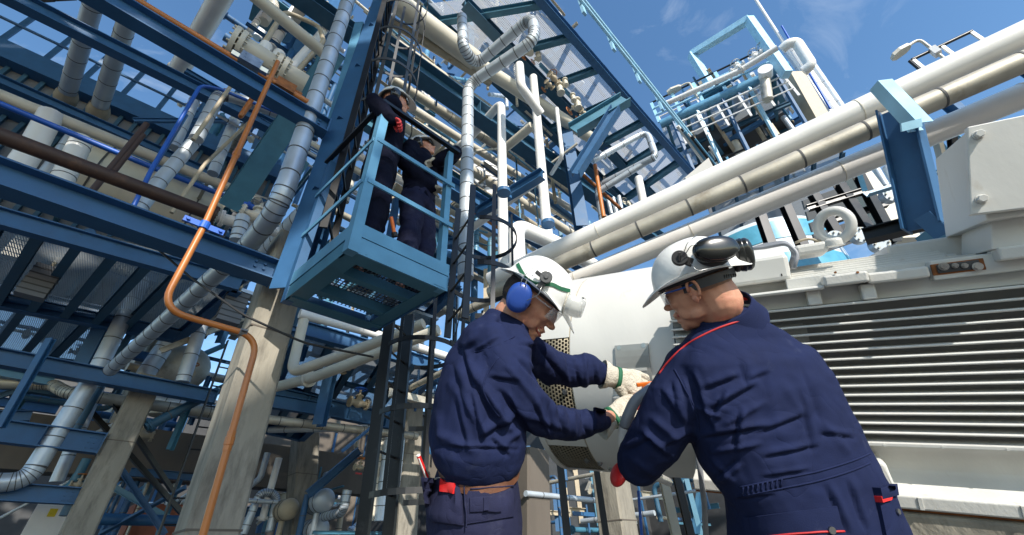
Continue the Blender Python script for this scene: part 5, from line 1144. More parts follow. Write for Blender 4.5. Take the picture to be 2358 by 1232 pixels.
class Head:
    """local frame: f forward, s side towards the camera, u up; origin between the ears"""
    def __init__(h, O, f, u, toward):
        h.O = V(O); h.f = f.normalized(); h.u = (u - h.f*u.dot(h.f)).normalized(); h.s = h.f.cross(h.u).normalized()
        if h.s.dot(toward) < 0: h.s = -h.s
    def p(h, x, y, z): return h.O + h.f*x + h.s*y + h.u*z
    def e(h, mb, c, r, nu=18, nv=12, rot=0): 
        f = h.f*math.cos(rot) + h.u*math.sin(rot); u = h.u*math.cos(rot) - h.f*math.sin(rot)
        ell(mb, h.p(*c), f*r[0], h.s*r[1], u*r[2], nu, nv)
    def skull(h, mb, smile=False):
        E = lambda *a, **k: h.e(mb, *a, **k)
        E((-.008, 0, .035), (.097, .077, .088)); E((.036, 0, -.012), (.060, .064, .080)); E((.020, 0, -.062), (.062, .052, .048)); E((.050, 0, -.092), (.040, .034, .026), rot=.25)
        E((.074, 0, -.103), (.018, .020, .017))
        E((.080, 0, .034), (.020, .048, .013)); E((.096, 0, -.004), (.013, .009, .030), rot=.28); E((.108, 0, -.030), (.017, .012, .012)); E((.101, .012, -.034), (.010, .007, .008)); E((.101, -.012, -.034), (.010, .007, .008))
        for sg in (-1, 1):
            E((.066, sg*.036, -.026 + (.006 if smile else 0)), (.024, .020, .019)); E((.046, sg*.044, -.055), (.03, .011, .028)); E((.018, sg*.048, -.070), (.026, .011, .018))
            E((.078, sg*.030, .008), (.012, .015, .010))
        E((.090, 0, -.062), (.013, .024, .012)); E((.086, 0, -.082), (.012, .020, .009))
        for sg in (-1, 1):
            E((-.004, sg*.077, -.006), (.015, .008, .031), rot=-.2); E((.000, sg*.079, -.026), (.010, .007, .012))
    def ears(h, parent, name='ear', both=(1,)):
        for sg in both:
            mb = MB(); path = []
            for k in range(15):
                a = R(-60 + 250*k/14); path.append(h.p(-.006 - .017*math.cos(a)*(1 if k < 9 else .8) , sg*(.086 + .003*math.sin(a)), .004 + .028*math.sin(a)))
            sweep(mb, path, [.0045]*15, 8); h.e(mb, (-.004, sg*.082, -.028), (.007, .005, .011)); h.e(mb, (.006, sg*.081, -.006), (.006, .004, .01)); mb.build(name, 'skin', parent, True)
def mouth(h, parent, open_=True):
    mb = MB(); N = 12
    for z0, rr in ((-.060, .0042), (-.0795 if open_ else -.068, .0050)):
        pts = [h.p(.101 - .34*abs(t)**1.7*.09 - (0 if z0 > -.065 else .003), t*.028, z0 + (.010*t*t if open_ else .0) - (.0 if z0 > -.065 else -.010*t*t)) for t in [(-1 + 2*i/N) for i in range(N+1)]]
        sweep(mb, pts, [rr*(1-.75*abs(-1+2*i/N)**3) for i in range(N+1)], 8)
    mb.build('lips', 'lip', parent, True)
    if open_:
        mb = MB(); h.e(mb, (.083, 0, -.067), (.0165, .0225, .0068)); mb.build('teeth', 'teeth', parent, True)
def helmet(h, parent, z0=.022, sc=1.0, peak=.062, back=.02, m='helmet', tilt=0.):
    """hard hat shell with ridges, peak and rolled brim; a surface with thickness"""
    mb = MB(); NU = 56; NV = 16; vs = []
    f = h.f*math.cos(tilt) + h.u*math.sin(tilt); u = h.u*math.cos(tilt) - h.f*math.sin(tilt); c0 = h.O + h.u*z0 - h.f*.006
    prof = []
    for j in range(NV+1):
        t = j/NV*math.pi/2; prof.append((math.cos(t)**.82, math.sin(t)))
    def pt_(a, rr, zz, ex):
        ca, sa = math.cos(a), math.sin(a); fr = max(0, ca)**3; bk = max(0, -ca)**2
        rx = .128*sc; ry = .106*sc
        ridge = 1 + .018*math.exp(-((sa/.16)**2))*(1 if ca > -.5 else .3) + .010*math.exp(-(((abs(sa)-.42)/.10)**2))
        rad = 1 if zz <= 0 else ridge if zz > .15 else 1+(ridge-1)*zz/.15
        return c0 + f*(ca*rx*rr*rad + (ex*(fr*peak + bk*back))*(1 if ca >= 0 else -1)) + h.s*(sa*ry*rr*rad + ex*.008*(1 if sa > 0 else -1)*abs(sa)) + u*(zz*.122*sc - ex*(.026*fr*ex + .020*bk - .016*abs(sa)**2))
    rows = [(1.0, 0., 1.12), (1.0, -.0, 1.15), (1.0, .006, 1.12), (1.0, .02, .55), (1.0, .035, .15), (1.0, .06, 0)] + [(r, max(.09, z), 0) for r, z in prof[2:]]
    NUm = NU; vs = [pt_(2*math.pi*k/NU, r, z, ex) for (r, z, ex) in rows for k in range(NU)]
    n = len(rows); fs = [(i*NU+k, i*NU+(k+1) % NU, (i+1)*NU+(k+1) % NU, (i+1)*NU+k) for i in range(n-1) for k in range(NU)]
    mb.add(vs, fs); o = mb.build('helmet', m, parent, True); sm = o.modifiers.new('s', 'SOLIDIFY'); sm.thickness = .0035; sm.offset = -1
    ss = o.modifiers.new('ss', 'SUBSURF'); ss.levels = 1; ss.render_levels = 1
    mb = MB(); sweep(mb, [pt_(2*math.pi*k/40, 1, 0.0, -.0) + u*.002 - (pt_(2*math.pi*k/40, 1, 0, 0)-c0)*.14 for k in range(40)], .008, 8, closed=True, flat=1.0); mb.build('head_band', 'rubber', o, True)
    h.hc = c0; h.hf = f; h.hu = u; h.hs = h.s; return o
def muff(c, n_, up, r, m, parent, deep=.028, el_=1.0):
    n_ = n_.normalized(); up = (up - n_*up.dot(n_)).normalized(); sd = n_.cross(up); mb = MB(); secs = []
    for (z, k) in ((-.012, .96), (0, 1.02), (.004, 1.02), (.006, .97), (.014, 1.0), (.6*deep, .98), (.85*deep, .86), (deep, .62), (deep*1.06, .28)): secs.append((c + n_*z, up*r*1.18*k*el_, sd*r*.94*k/el_**.5))
    loft(mb, secs, 28, 2.2); o = smooth_auto(mb.build('ear_cup', m, parent), 50)
    mb = MB(); loft(mb, [(c - n_*.030, up*r*1.0, sd*r*.82), (c - n_*.024, up*r*1.14, sd*r*.94), (c - n_*.015, up*r*1.14, sd*r*.94), (c - n_*.011, up*r, sd*r*.8)], 28, 2.2); smooth_auto(mb.build('cushion', 'rubber', o), 60); return o
def glove(wr, d, palmn, parent, m='glove', L=.185, curl=(.5, .6, .75, .9), thumb=1, cuff=.10, name='glove', thumbn=None, sc=1.):
    """gloved hand: wrist wr, pointing d, palm normal palmn (side the fingers curl to)"""
    d = d.normalized(); pn = (palmn - d*palmn.dot(d)).normalized(); sd = d.cross(pn).normalized(); mb = MB()
    loft(mb, [(wr, sd*.030*sc, pn*.024*sc), (wr + d*.03*sc, sd*.038*sc, pn*.021*sc), (wr + d*.065*sc, sd*.044*sc, pn*.019*sc), (wr + d*.095*sc, sd*.044*sc, pn*.017*sc)], 16)
    for i in range(4):
        b0 = wr + d*.088*sc + sd*(.033 - .022*i)*sc; ln = [.078, .086, .080, .064][i]*sc; c = curl[i]; pts = [b0 - d*.02*sc]; p = b0; a = c*.35
        for k, fr in enumerate((.45, .32, .25)):
            pts.append(p); v_ = d*math.cos(a) + pn*math.sin(a); p = p + v_*ln*fr; a += c*.95
        pts.append(p); limb(mb, pts, [.0125*sc, .0125*sc, .0118*sc, .011*sc, .0095*sc], 2)
    tb = wr + d*.025*sc + sd*.032*sc*thumb; td = (d*.75 + sd*.6*thumb + pn*.35).normalized(); t2 = (d*.9 + sd*.1*thumb + pn*.55).normalized()
    limb(mb, [tb, tb + td*.035*sc, tb + td*.035*sc + t2*.03*sc, tb + td*.035*sc + t2*.055*sc], [.018*sc, .015*sc, .0125*sc, .010*sc], 2)
    me = remesh(mb, .0028, 2, .5); fold(me, [], .0012, 60, .3, None, .0008); o = add_me(name, me, m, parent)
    if cuff:
        mb = MB(); loft(mb, [(wr + d*.02*sc, sd*.034*sc, pn*.027*sc), (wr - d*.01*sc, sd*.037*sc, pn*.030*sc), (wr - d*cuff*.5, sd*.043*sc, pn*.036*sc), (wr - d*cuff, sd*.050*sc, pn*.043*sc)], 24)
        # open end: drop caps
        mb.f = mb.f[:-2]; oo = mb.build('cuff', m, o, True); sm = oo.modifiers.new('s', 'SOLIDIFY'); sm.thickness = .003
        mb = MB(); loft(mb, [(wr + d*.022*sc, sd*.037*sc, pn*.030*sc), (wr + d*.008*sc, sd*.0385*sc, pn*.0315*sc)], 24); mb.build('green_band', 'green', o, True)
    return o
def rp_(x, y, d, w_): return w_/2*d/FP
def J(x, y, d): return P(x, y, d)

# ---------------- bending worker (left) ----------------
w1 = thing('person', 'man in white helmet with blue ear muffs leaning to the drum, dark blue work clothes', 'person', V((P(1090, 1200, 1.3).x, P(1090, 1200, 1.3).y, 0)))
H1 = Head(P(1226, 692, 1.45), cdir(.765, -.60, .26), cdir(.60, .77, -.02), cdir(0, 0, 1))
def thigh_chain(hip, off, out, kz=.48):
    k = hip + off; k = V((k.x, k.y, kz)); a = V((k.x, k.y, .09)) + out*.05; return [hip, k, a]
ex, ey, ez = cdir(1, 0, 0), cdir(0, 1, 0), cdir(0, 0, 1)
side1 = cdir(.28, .0, .95)         # body side axis: shoulders run towards/away from the camera
hd1 = [side1, cdir(.95, 0, -.28)]
# skin body
mb = MB(); H1.skull(mb, True)
nb = P(1178, 752, 1.44); limb(mb, [H1.p(-.03, 0, -.045), H1.p(-.035, 0, -.09), nb, P(1150, 830, 1.42)], [.058, .056, .062, .085], 5)
limb(mb, [P(1150, 830, 1.42), P(1110, 960, 1.36), P(1100, 1060, 1.3), P(1095, 1170, 1.25)], [.085, .085, .08, .09])
limb(mb, [P(1136, 792, 1.29), P(1160, 850, 1.235), P(1205, 920, 1.24), P(1250, 965, 1.29), P(1305, 978, 1.42), P(1350, 972, 1.54), P(1404, 960, 1.66)], [.03, .03, .03, .03, .028, .027, .026], 3); limb(mb, [P(1185, 800, 1.56), P(1225, 822, 1.62), P(1270, 845, 1.70), P(1318, 855, 1.76), P(1352, 852, 1.79), P(1404, 866, 1.83)], [.03, .03, .03, .028, .027, .026], 3)
sk = add_me('body', remesh(mb, .0045, 3, .5), 'skin', w1); mouth(H1, sk); 
for z_ in (0,): 
    for sg in (1, -1):
        mb = MB(); H1.e(mb, (.0835, sg*.030, .004), (.009, .012, .006)); mb.build('eye', 'dark', sk, True)
mb = MB()                                     # hair
H1.e(mb, (-.036, 0, .002), (.080, .0815, .078)); me = remesh(mb, .005, 2); fold(me, [], .003, 90, 0, None, .002); add_me('hair', me, 'hair', sk)
# jacket
def jacket1():
    mb = MB(); S = []
    def s_(x, y, d, hw, hs, tx=0.): S.append((P(x, y, d), hd1[1]*hw + ey*tx, hd1[0]*hs))
    s_(1100, 1062, 1.29, .120, .158); s_(1100, 1054, 1.29, .128, .165); s_(1098, 1035, 1.295, .143, .178, -.0); s_(1096, 1000, 1.30, .150, .188); s_(1098, 950, 1.32, .142, .19); s_(1108, 890, 1.345, .140, .20); s_(1122, 830, 1.37, .135, .205); s_(1142, 775, 1.40, .112, .19); s_(1154, 748, 1.42, .072, .12); s_(1160, 736, 1.43, .050, .07)
    loft(mb, S)
    # shoulders + arms
    limb(mb, [P(1136, 792, 1.29), P(1160, 850, 1.235), P(1205, 920, 1.24), P(1250, 965, 1.29), P(1305, 978, 1.42), P(1350, 976, 1.54), P(1388, 970, 1.63)], [.068, .070, .062, .056, .052, .048, .033], 6)
    limb(mb, [P(1185, 790, 1.56), P(1225, 820, 1.62), P(1270, 845, 1.70), P(1318, 855, 1.76), P(1352, 850, 1.79), P(1390, 862, 1.82)], [.080, .074, .070, .066, .066, .042], 6)
    ell(mb, P(1105, 760, 1.42), cdir(.6, .5, 0)*.09, cdir(-.5, .6, 0)*.035, ez*.17)
    me = remesh(mb, .0048, 6, .5)
    F = [((1060, 800), (1090, 900), 9, -.010), ((1085, 905), (1110, 1020), 8, -.011), ((1050, 930), (1075, 1035), 8, -.008), ((1165, 920), (1225, 1000), 7, -.010), ((1225, 925), (1262, 1005), 6, -.009), ((1262, 925), (1270, 1005), 6, -.008), ((1190, 790), (1230, 800), 7, -.008), ((1130, 1010), (1170, 1050), 7, -.009), ((1020, 1030), (1190, 1035), 6, -.006), ((1040, 880), (1120, 1000), 16, .012), ((1075, 850), (1150, 990), 13, -.014), ((1120, 900), (1190, 1010), 12, .012), ((1010, 1000), (1100, 1040), 14, .010), ((1110, 1010), (1200, 960), 12, -.013), ((1150, 1030), (1195, 990), 10, .010),
         ((1165, 840), (1240, 930), 10, .009), ((1185, 820), (1275, 915), 8, -.009), ((1150, 900), (1215, 975), 10, -.010), ((1200, 960), (1300, 1000), 9, -.009), ((1240, 900), (1290, 960), 9, .008), ((1280, 930), (1300, 1000), 8, -.009), ((1318, 940), (1322, 1010), 8, .009), ((1340, 945), (1352, 1000), 7, -.010), ((1362, 950), (1372, 990), 6, .008),
         ((1095, 812), (1150, 780), 5, -.008), ((1060, 770), (1110, 740), 10, .007), ((1040, 840), (1080, 960), 14, -.009), ((1240, 800), (1300, 880), 9, -.010), ((1290, 815), (1310, 890), 8, .010), ((1325, 830), (1335, 895), 7, -.010), ((1345, 815), (1350, 895), 7, .012), ((1368, 835), (1372, 890), 6, -.008), ((1010, 950), (1020, 1020), 12, .008), ((1125, 870), (1190, 880), 8, -.006)]
    fold(me, F, .0034, 8.5, 1.3, (ex, ey, ez, (1.4, .7, 1)), .0015); return me
jk = add_me('jacket', jacket1(), 'navy', w1)
# collar
mb = MB(); cpt = P(1166, 752, 1.44); secs = []
cu = (H1.p(-.03, 0, -.06) - cpt).normalized(); ca_, cb_ = frame_of(cu, ez)
for (z, r) in ((-.035, .086), (-.01, .078), (.018, .072), (.032, .076), (.026, .084), (.0, .092), (-.03, .100)): secs.append((cpt + cu*z, ca_*r, cb_*r*.92))
loft(mb, secs, 32, 2.1); mb.f = mb.f[:-2]; cl_ = mb.build('collar', 'navy', jk, True)
S1 = Surf([jk])
S1.cord([(1150, 822), (1128, 850), (1112, 890), (1125, 925), (1150, 960)], .0028, 'seam', 'navy', jk, .0, sm=3)
S1.cord([(1040, 790), (1085, 812), (1130, 800), (1185, 775)], .0022, 'seam', 'navy', jk, .0, sm=3)
S1.patch([(1368, 938), (1394, 944), (1393, 984), (1366, 990)], 5, 6, .004, 'sleeve_cuff', 'navy', jk)
# belt & trousers
mb = MB(); S = []
def s_(x, y, d, hw, hs): S.append((P(x, y, d), hd1[1]*hw, hd1[0]*hs))
hipz = P(1095, 1210, 1.24)
s_(1100, 1058, 1.29, .112, .15); s_(1098, 1090, 1.275, .118, .16); s_(1092, 1140, 1.26, .134, .175); s_(1090, 1190, 1.25, .140, .18); s_(1090, 1240, 1.235, .138, .175)
loft(mb, S)
for sg in (-1, 1):
    hp_ = P(1090, 1230, 1.24) + side1*sg*.085; limb(mb, thigh_chain(hp_, cdir(.1, 0, 0)*.05*sg, ex), [.105, .078, .055])
me = remesh(mb, .008, 6); fold(me, [((1040, 1110), (1060, 1200), 8, -.006), ((1120, 1180), (1180, 1150), 9, .006), ((1000, 1120), (1050, 1100), 8, .005)], .003, 8, 2.1, None, .0012)
tr1 = add_me('trousers', me, 'navytr', w1)
mb = MB(); secs = [(P(1100, 1072, 1.285), hd1[1]*.124, hd1[0]*.168), (P(1100, 1056, 1.29), hd1[1]*.122, hd1[0]*.164)]; loft(mb, secs, 40); bl = smooth_auto(mb.build('belt', 'leather', w1), 40)
T1 = Surf([tr1]); 
T1.patch([(975, 1100), (1062, 1106), (1070, 1210), (990, 1200)], 10, 10, .010, 'holster_pocket', 'navytr', tr1, .006)
T1.patch([(1066, 1100), (1180, 1068), (1182, 1190), (1070, 1208)], 10, 10, .006, 'side_pocket', 'navytr', tr1, .004)
pk = T1.patch([(1082, 1146), (1152, 1140), (1152, 1176), (1082, 1178)], 6, 4, .015, 'pocket_flap', 'navytr', tr1, .003)
T1.patch([(1112, 1146), (1124, 1145), (1124, 1174), (1112, 1175)], 3, 3, .022, 'tool_loop', 'navytr', tr1)
T1.patch([(1026, 1106), (1056, 1116), (1054, 1138), (1025, 1134)], 4, 3, .022, 'red_tab', 'red', tr1)
for a, b in (((1072, 1080), (1075, 1215)), ((1085, 1128), (1178, 1120))): T1.cord([a, b], .0018, 'seam', 'navytr', tr1, .012, sm=1)
T1.patch([(1084, 1058), (1094, 1058), (1094, 1092), (1083, 1092)], 2, 4, .014, 'belt_loop', 'navytr', tr1)
# red pencil and white card
h_ = T1.hit(1000, 1120); pb = h_[0] if h_ else P(990, 1120, 1.12)
pe = thing('pencil', 'red and white carpenter pencil sticking out of the bending worker\'s pocket', 'pencil', P(985, 1105, dep(pb)-.015)); mb = MB(); a_, b_ = P(988, 1112, dep(pb)-.012), P(964, 1050, dep(pb)-.012); sweep(mb, [a_, b_], .0062, 10); mb.build('shaft', 'red', pe); mb = MB(); dd = (b_-a_).normalized(); s__, u__ = frame_of(dd); boxm(mb, (a_+b_)/2 + ez*.0062, dd*.038, s__*.0018, u__*.0012); mb.build('stripe', 'white', pe)
mb = MB(); sweep(mb, [b_, b_ + dd*.004], .0063, 10); mb.build('end', 'white', pe)
mb = MB(); boxm(mb, P(1003, 1104, dep(pb)-.014), cdir(1, .12, 0)*.016, cdir(0, .9, .4)*.006, cdir(0, 0, 1)*.001); tag(mb.build('paper_card', 'white'), 'white paper card edge in the bending worker\'s thigh pocket', 'paper')
# head gear
he1 = helmet(H1, w1, .036, 1.0, .056, .024, tilt=-.02)
muff(H1.p(-.024, .100, -.018), H1.s*.97 + H1.f*.1, H1.u*.95 - H1.f*.3, .043, 'muffblue', w1)
muff(H1.p(-.024, -.100, -.018), -H1.s, H1.u, .046, 'muffblue', w1)
HS = Surf([he1])
hub = H1.p(.008, .111, .088); mb = MB(); hn = (H1.s*.96 + H1.u*.25).normalized(); cyl(mb, hub, hub + hn*.010, .021, 24); cyl(mb, hub + hn*.010, hub + hn*.014, .008, 12); boxm(mb, hub - H1.f*.022 - H1.u*.006 + hn*.006, H1.f*.016, H1.u*.006, hn*.005); boxm(mb, hub + H1.f*.004 - H1.u*.032 + hn*.004, H1.f*.010, H1.u*.011, hn*.004); bevelize(mb.build('muff_mount', 'dkgrey', he1), .0015)
mb = MB(); 
for (a, b, c) in ((H1.p(-.045, .12, .09), H1.p(-.052, .124, .04), H1.p(-.04, .13, .018)), (H1.p(-.03, .12, .07), H1.p(-.036, .126, .04), H1.p(-.022, .13, .022)), (H1.p(.015, .12, .06), H1.p(.026, .124, .03), H1.p(.008, .128, -.01))): sweep(mb, fillet([a, b, c], .02, 5), .0012, 6)
mb.build('wire_arm', 'steel', he1, True)
st = [(1190, 604), (1205, 632), (1222, 648), (1245, 655), (1270, 655), (1290, 664), (1312, 670)]
S_ = HS.line(spline(st)); 
if len(S_) > 3:
    mb = MB(); vs = []; 
    for i, (p, n_) in enumerate(S_):
        t_ = (S_[min(i+1, len(S_)-1)][0] - S_[max(i-1, 0)][0]).normalized(); b_ = n_.cross(t_).normalized(); vs += [p + n_*.0025 + b_*.0065, p + n_*.0025 - b_*.0065, p + b_*.0065, p - b_*.0065]
    f = []
    for i in range(len(S_)-1): k = i*4; f += [(k, k+1, k+5, k+4), (k, k+4, k+6, k+2), (k+1, k+3, k+7, k+5)]
    mb.add(vs, f); mb.build('goggle_strap', 'green', he1)
# spare clear goggles on the front of the helmet
gc = H1.p(.135, .02, .075); g_ = thing('goggles', 'clear plastic goggles worn up on the bending worker\'s helmet', 'goggles', gc); 
gf = (H1.f*.95 + H1.u*.35).normalized(); gu = (H1.u - gf*H1.u.dot(gf)).normalized(); mb = MB(); secs = []
for (z, k) in ((-.035, 1.05), (-.012, 1.0), (.012, .98), (.026, .80)): secs.append((gc + gf*z, H1.s*.070*k, gu*.036*k))
loft(mb, secs, 30, 2.8); mb.f = mb.f[:-2]; go = smooth_auto(mb.build('frame', 'visor', g_), 60); sm = go.modifiers.new('s', 'SOLIDIFY'); sm.thickness = .002
mb = MB(); loft(mb, [(gc + gf*.026, H1.s*.056, gu*.028), (gc + gf*.028, H1.s*.056, gu*.028)], 30, 2.8); mb.build('lens', 'visor', g_)
mb = MB(); loft(mb, [(gc - gf*.036, H1.s*.074, gu*.039), (gc - gf*.031, H1.s*.076, gu*.041)], 30, 2.8); mb.f = mb.f[:-2]; o_ = mb.build('rim', 'glove', g_, True); sm = o_.modifiers.new('s', 'SOLIDIFY'); sm.thickness = .0015
# safety glasses
def specs(H, parent, temple='clear', z=.006, side=1, lensm='clear', y0=.074):
    mb = MB(); N = 14; vs = []
    for i in range(N+1):
        a = -1.15 + 2.3*i/N; x = .058 + .056*math.cos(a); y = .073*math.sin(a)/math.sin(1.15)
        vs += [H.p(x + .002, y, z + .019), H.p(x - .003, y, z - (.022 if .12 < abs(a) else .010))]
    mb.add(vs, [(2*i, 2*i+1, 2*i+3, 2*i+2) for i in range(N)]); o = mb.build('lens', lensm, parent, True); sm = o.modifiers.new('s', 'SOLIDIFY'); sm.thickness = .0018
    mb = MB(); sweep(mb, [vs[2*i] for i in range(N+1)], .0018, 6); mb.build('brow_bar', 'clear' if temple == 'clear' else 'rubber', o, True)
    for sg in (-1, 1):
        mb = MB(); sweep(mb, [H.p(.079, sg*.074, z + .014), H.p(.04, sg*.080, z + .012), H.p(-.012, sg*.083, z + .012), H.p(-.03, sg*.08, z-.004)], [.0042, .0042, .0035, .003], 8, flat=.5); mb.build('temple', temple, o, True)
    return o
specs(H1, sk)
# gloves
gl1 = glove(P(1412, 868, 1.82), cdir(.93, -.26, -.05), cdir(.15, -.55, -.80), w1, curl=(.75, .85, .95, 1.05), thumb=-1, cuff=.05, sc=1.30)
gl2 = glove(P(1402, 966, 1.68), cdir(.86, .34, -.35), cdir(.35, -.65, -.65), w1, curl=(.6, .75, .9, 1.0), thumb=-1, cuff=.055, sc=1.22)

# ---------------- standing worker (right, seen from behind) ----------------
w2 = thing('person', 'man seen from behind in dirty white helmet and dark blue coverall with red piping', 'person', V((P(1880, 1200, 1.2).x, P(1880, 1200, 1.2).y, 0)))
H2 = Head(P(1606, 664, 1.30), cdir(-.74, -.36, -.56), cdir(-.22, .93, -.10), cdir(-.3, 0, 1))
mb = MB(); H2.skull(mb)
limb(mb, [H2.p(-.03, 0, .0), H2.p(-.045, 0, -.06), P(1655, 725, 1.30), P(1690, 790, 1.28)], [.068, .066, .066, .070], 5)
limb(mb, [P(1700, 830, 1.27), P(1790, 1000, 1.23), P(1860, 1110, 1.17), P(1880, 1220, 1.14)], [.09, .10, .10, .10])
limb(mb, [P(1590, 890, 1.27), P(1462, 1050, 1.33), P(1500, 960, 1.62)], [.05, .042, .03]); limb(mb, [P(1800, 860, 1.3), P(1720, 1000, 1.5), P(1560, 950, 1.72)], [.05, .042, .03])
sk2 = add_me('body', remesh(mb, .0045, 3, .5), 'skin', w2); H2.ears(sk2); mouth(H2, sk2, False)
mb = MB(); H2.e(mb, (-.032, 0, .016), (.078, .0795, .055)); me = remesh(mb, .005, 2); add_me('cropped_hair', me, 'stubble', sk2)
mb = MB(); H2.e(mb, (.078, .030, .006), (.011, .013, .008)); mb.build('eye', 'dark', sk2, True)
def coverall():
    mb = MB(); S = []
    sx = cdir(.96, .16, -.12); sz = cdir(.05, .1, 1)
    def s_(xl, xr, y, d, hz, tilt=.0): c = P((xl+xr)/2, y, d); S.append((c, (sx + ey*tilt)*((xr-xl)/2*d/FP), sz*hz))
    s_(1640, 1722, 712, 1.30, .062); s_(1622, 1745, 738, 1.29, .075, -.1); s_(1575, 1818, 775, 1.29, .095, -.15); s_(1545, 1868, 820, 1.27, .125, -.1); s_(1548, 1905, 880, 1.255, .145); s_(1574, 1935, 950, 1.24, .155); s_(1610, 1972, 1030, 1.215, .155, .05); s_(1655, 1996, 1085, 1.19, .148, .08); s_(1672, 2010, 1112, 1.18, .145, .08); s_(1682, 2035, 1160, 1.17, .155, .06); s_(1685, 2066, 1230, 1.15, .165, .02); s_(1690, 2080, 1290, 1.14, .16)
    loft(mb, S, 36, 2.5)
    limb(mb, [P(1600, 850, 1.27), P(1560, 925, 1.25), P(1510, 1010, 1.27), P(1472, 1062, 1.32), P(1470, 1040, 1.45), P(1500, 965, 1.60)], [.088, .090, .080, .072, .06, .045], 6)
    limb(mb, [P(1830, 850, 1.30), P(1790, 960, 1.42), P(1700, 1010, 1.52), P(1570, 960, 1.68)], [.085, .08, .07, .045], 6)
    for sg in (-1, 1):
        hp_ = P(1885, 1270, 1.14) + sx*sg*.105; limb(mb, thigh_chain(hp_, sx*.03*sg, ez), [.115, .085, .06])
    me = remesh(mb, .0050, 6, .5)
    F = [((1600, 905), (1640, 990), 8, -.012), ((1665, 900), (1640, 960), 8, -.010), ((1700, 940), (1690, 1040), 8, -.010), ((1720, 880), (1770, 860), 9, -.006), ((1745, 1000), (1850, 960), 10, -.008), ((1760, 1055), (1880, 1030), 9, -.008), ((1840, 900), (1870, 1040), 10, -.007), ((1890, 1000), (1960, 1010), 9, -.007), ((1700, 1150), (1780, 1140), 7, -.006), ((1950, 1110), (1990, 1220), 9, -.008), ((1480, 1000), (1520, 1040), 8, -.010), ((1520, 900), (1570, 980), 10, -.010), ((1440, 1040), (1500, 1010), 8, -.009), ((1620, 900), (1700, 870), 10, -.010), ((1640, 945), (1740, 890), 11, -.012), ((1650, 985), (1760, 925), 12, .010), ((1620, 1010), (1760, 985), 9, -.011), ((1640, 1040), (1750, 1020), 9, .010), ((1700, 1060), (1650, 1100), 9, -.010), ((1590, 860), (1620, 935), 9, -.010),
         ((1575, 875), (1600, 960), 8, .010), ((1800, 880), (1850, 960), 14, .006), ((1760, 800), (1790, 1000), 18, .005), ((1840, 830), (1900, 1000), 16, -.006), ((1880, 960), (1950, 1040), 12, .006), ((1545, 880), (1560, 960), 10, -.008), ((1500, 960), (1560, 1010), 12, .010), ((1470, 1000), (1540, 1060), 12, -.010), ((1450, 1050), (1520, 1100), 12, .008), ((1530, 1030), (1590, 1000), 9, -.010),
         ((1700, 830), (1720, 900), 14, -.006), ((1900, 1120), (1950, 1230), 10, -.008), ((1760, 1100), (1860, 1085), 7, -.006), ((1640, 1055), (1690, 1110), 7, .008), ((1600, 935), (1660, 960), 8, .010)]
    fold(me, F, .0032, 7.5, 4.2, (ex, ey, ez, (1, 1.2, 1)), .0014); return me
cv = add_me('coverall', coverall(), 'navy', w2)
S2 = Surf([cv])
S2.cord([(1518, 862), (1540, 832), (1580, 795), (1640, 762), (1700, 740), (1760, 724), (1815, 718), (1832, 724)], .0032, 'red_piping', 'piping', cv, .001, sm=3)
S2.cord([(1553, 850), (1580, 900), (1604, 950), (1610, 1000), (1600, 1030)], .0026, 'armhole_seam', 'navy', cv, .0005, sm=3)
for dy in (0, 22):
    S2.cord([(1702, 1122 + dy), (1780, 1106 + dy), (1880, 1086 + dy), (1960, 1062 + dy), (2003, 1044 + dy)], .0022, 'waist_seam', 'navy', cv, .001, sm=2)
for k in range(9):
    x = 1712 + k*11; S2.cord([(x, 1121 - k*2.6), (x-3, 1142 - k*2.6)], .0026, 'elastic_gather', 'navy', cv, .001, sm=1)
S2.patch([(1712, 1192), (1928, 1165), (1945, 1232), (1718, 1260)], 12, 5, .004, 'back_pocket', 'navy', cv, .001)
S2.cord([(1735, 1238), (1800, 1230), (1880, 1224), (1945, 1222)], .0025, 'pocket_piping', 'piping', cv, .005)
h_ = S2.hit(1911, 1219, .004)
if h_: mb = MB(); cyl(mb, h_[0], h_[0] + h_[1]*.006, .0085, 20); smooth_auto(mb.build('snap_button', 'steel', cv))
S2.patch([(2012, 1134), (2052, 1118), (2072, 1232), (2034, 1240)], 5, 8, .010, 'side_pocket', 'navy', cv, .003)
S2.patch([(2008, 1122), (2046, 1114), (2050, 1140), (2014, 1148)], 5, 3, .020, 'pocket_flap', 'navy', cv, .003); S2.patch([(2012, 1142), (2040, 1132), (2036, 1150), (2016, 1156)], 4, 3, .019, 'flap_lining', 'red', cv)
h_ = S2.hit(2052, 1176, .014)
if h_: mb = MB(); cyl(mb, h_[0], h_[0] + h_[1]*.004, .0065, 16); smooth_auto(mb.build('snap_button', 'steel', cv))
mb = MB(); c_ = P(1425, 1092, 1.34); ell(mb, c_, cdir(.5, .8, 0)*.040, cdir(-.8, .5, 0)*.020, ez*.045, 20, 12); el = mb.build('elbow_patch', 'red', cv, True)
# collar: standing fabric ring with red edge
mb = MB(); cpt = P(1668, 722, 1.30); cu = (H2.p(-.045, 0, -.02) - cpt).normalized(); ca_, cb_ = frame_of(cu, ez); secs = []
for (z, r) in ((-.05, .115), (-.015, .094), (.022, .083), (.032, .085), (.026, .091), (-.01, .104), (-.035, .117)): secs.append((cpt + cu*z, ca_*r, cb_*r*.95))
loft(mb, secs, 36, 2.1); mb.f = mb.f[:-2]; co2 = mb.build('collar', 'navy', cv, True)
CS = Surf([co2, cv]); CS.cord([(1664, 712), (1690, 698), (1712, 687), (1722, 690)], .006, 'collar_lining', 'piping', cv, .0, sm=2, rf=lambda t: .5+.9*math.sin(math.pi*t))
he2 = helmet(H2, w2, .034, 1.04, .054, .026, m='helmetdirty', tilt=-.03)
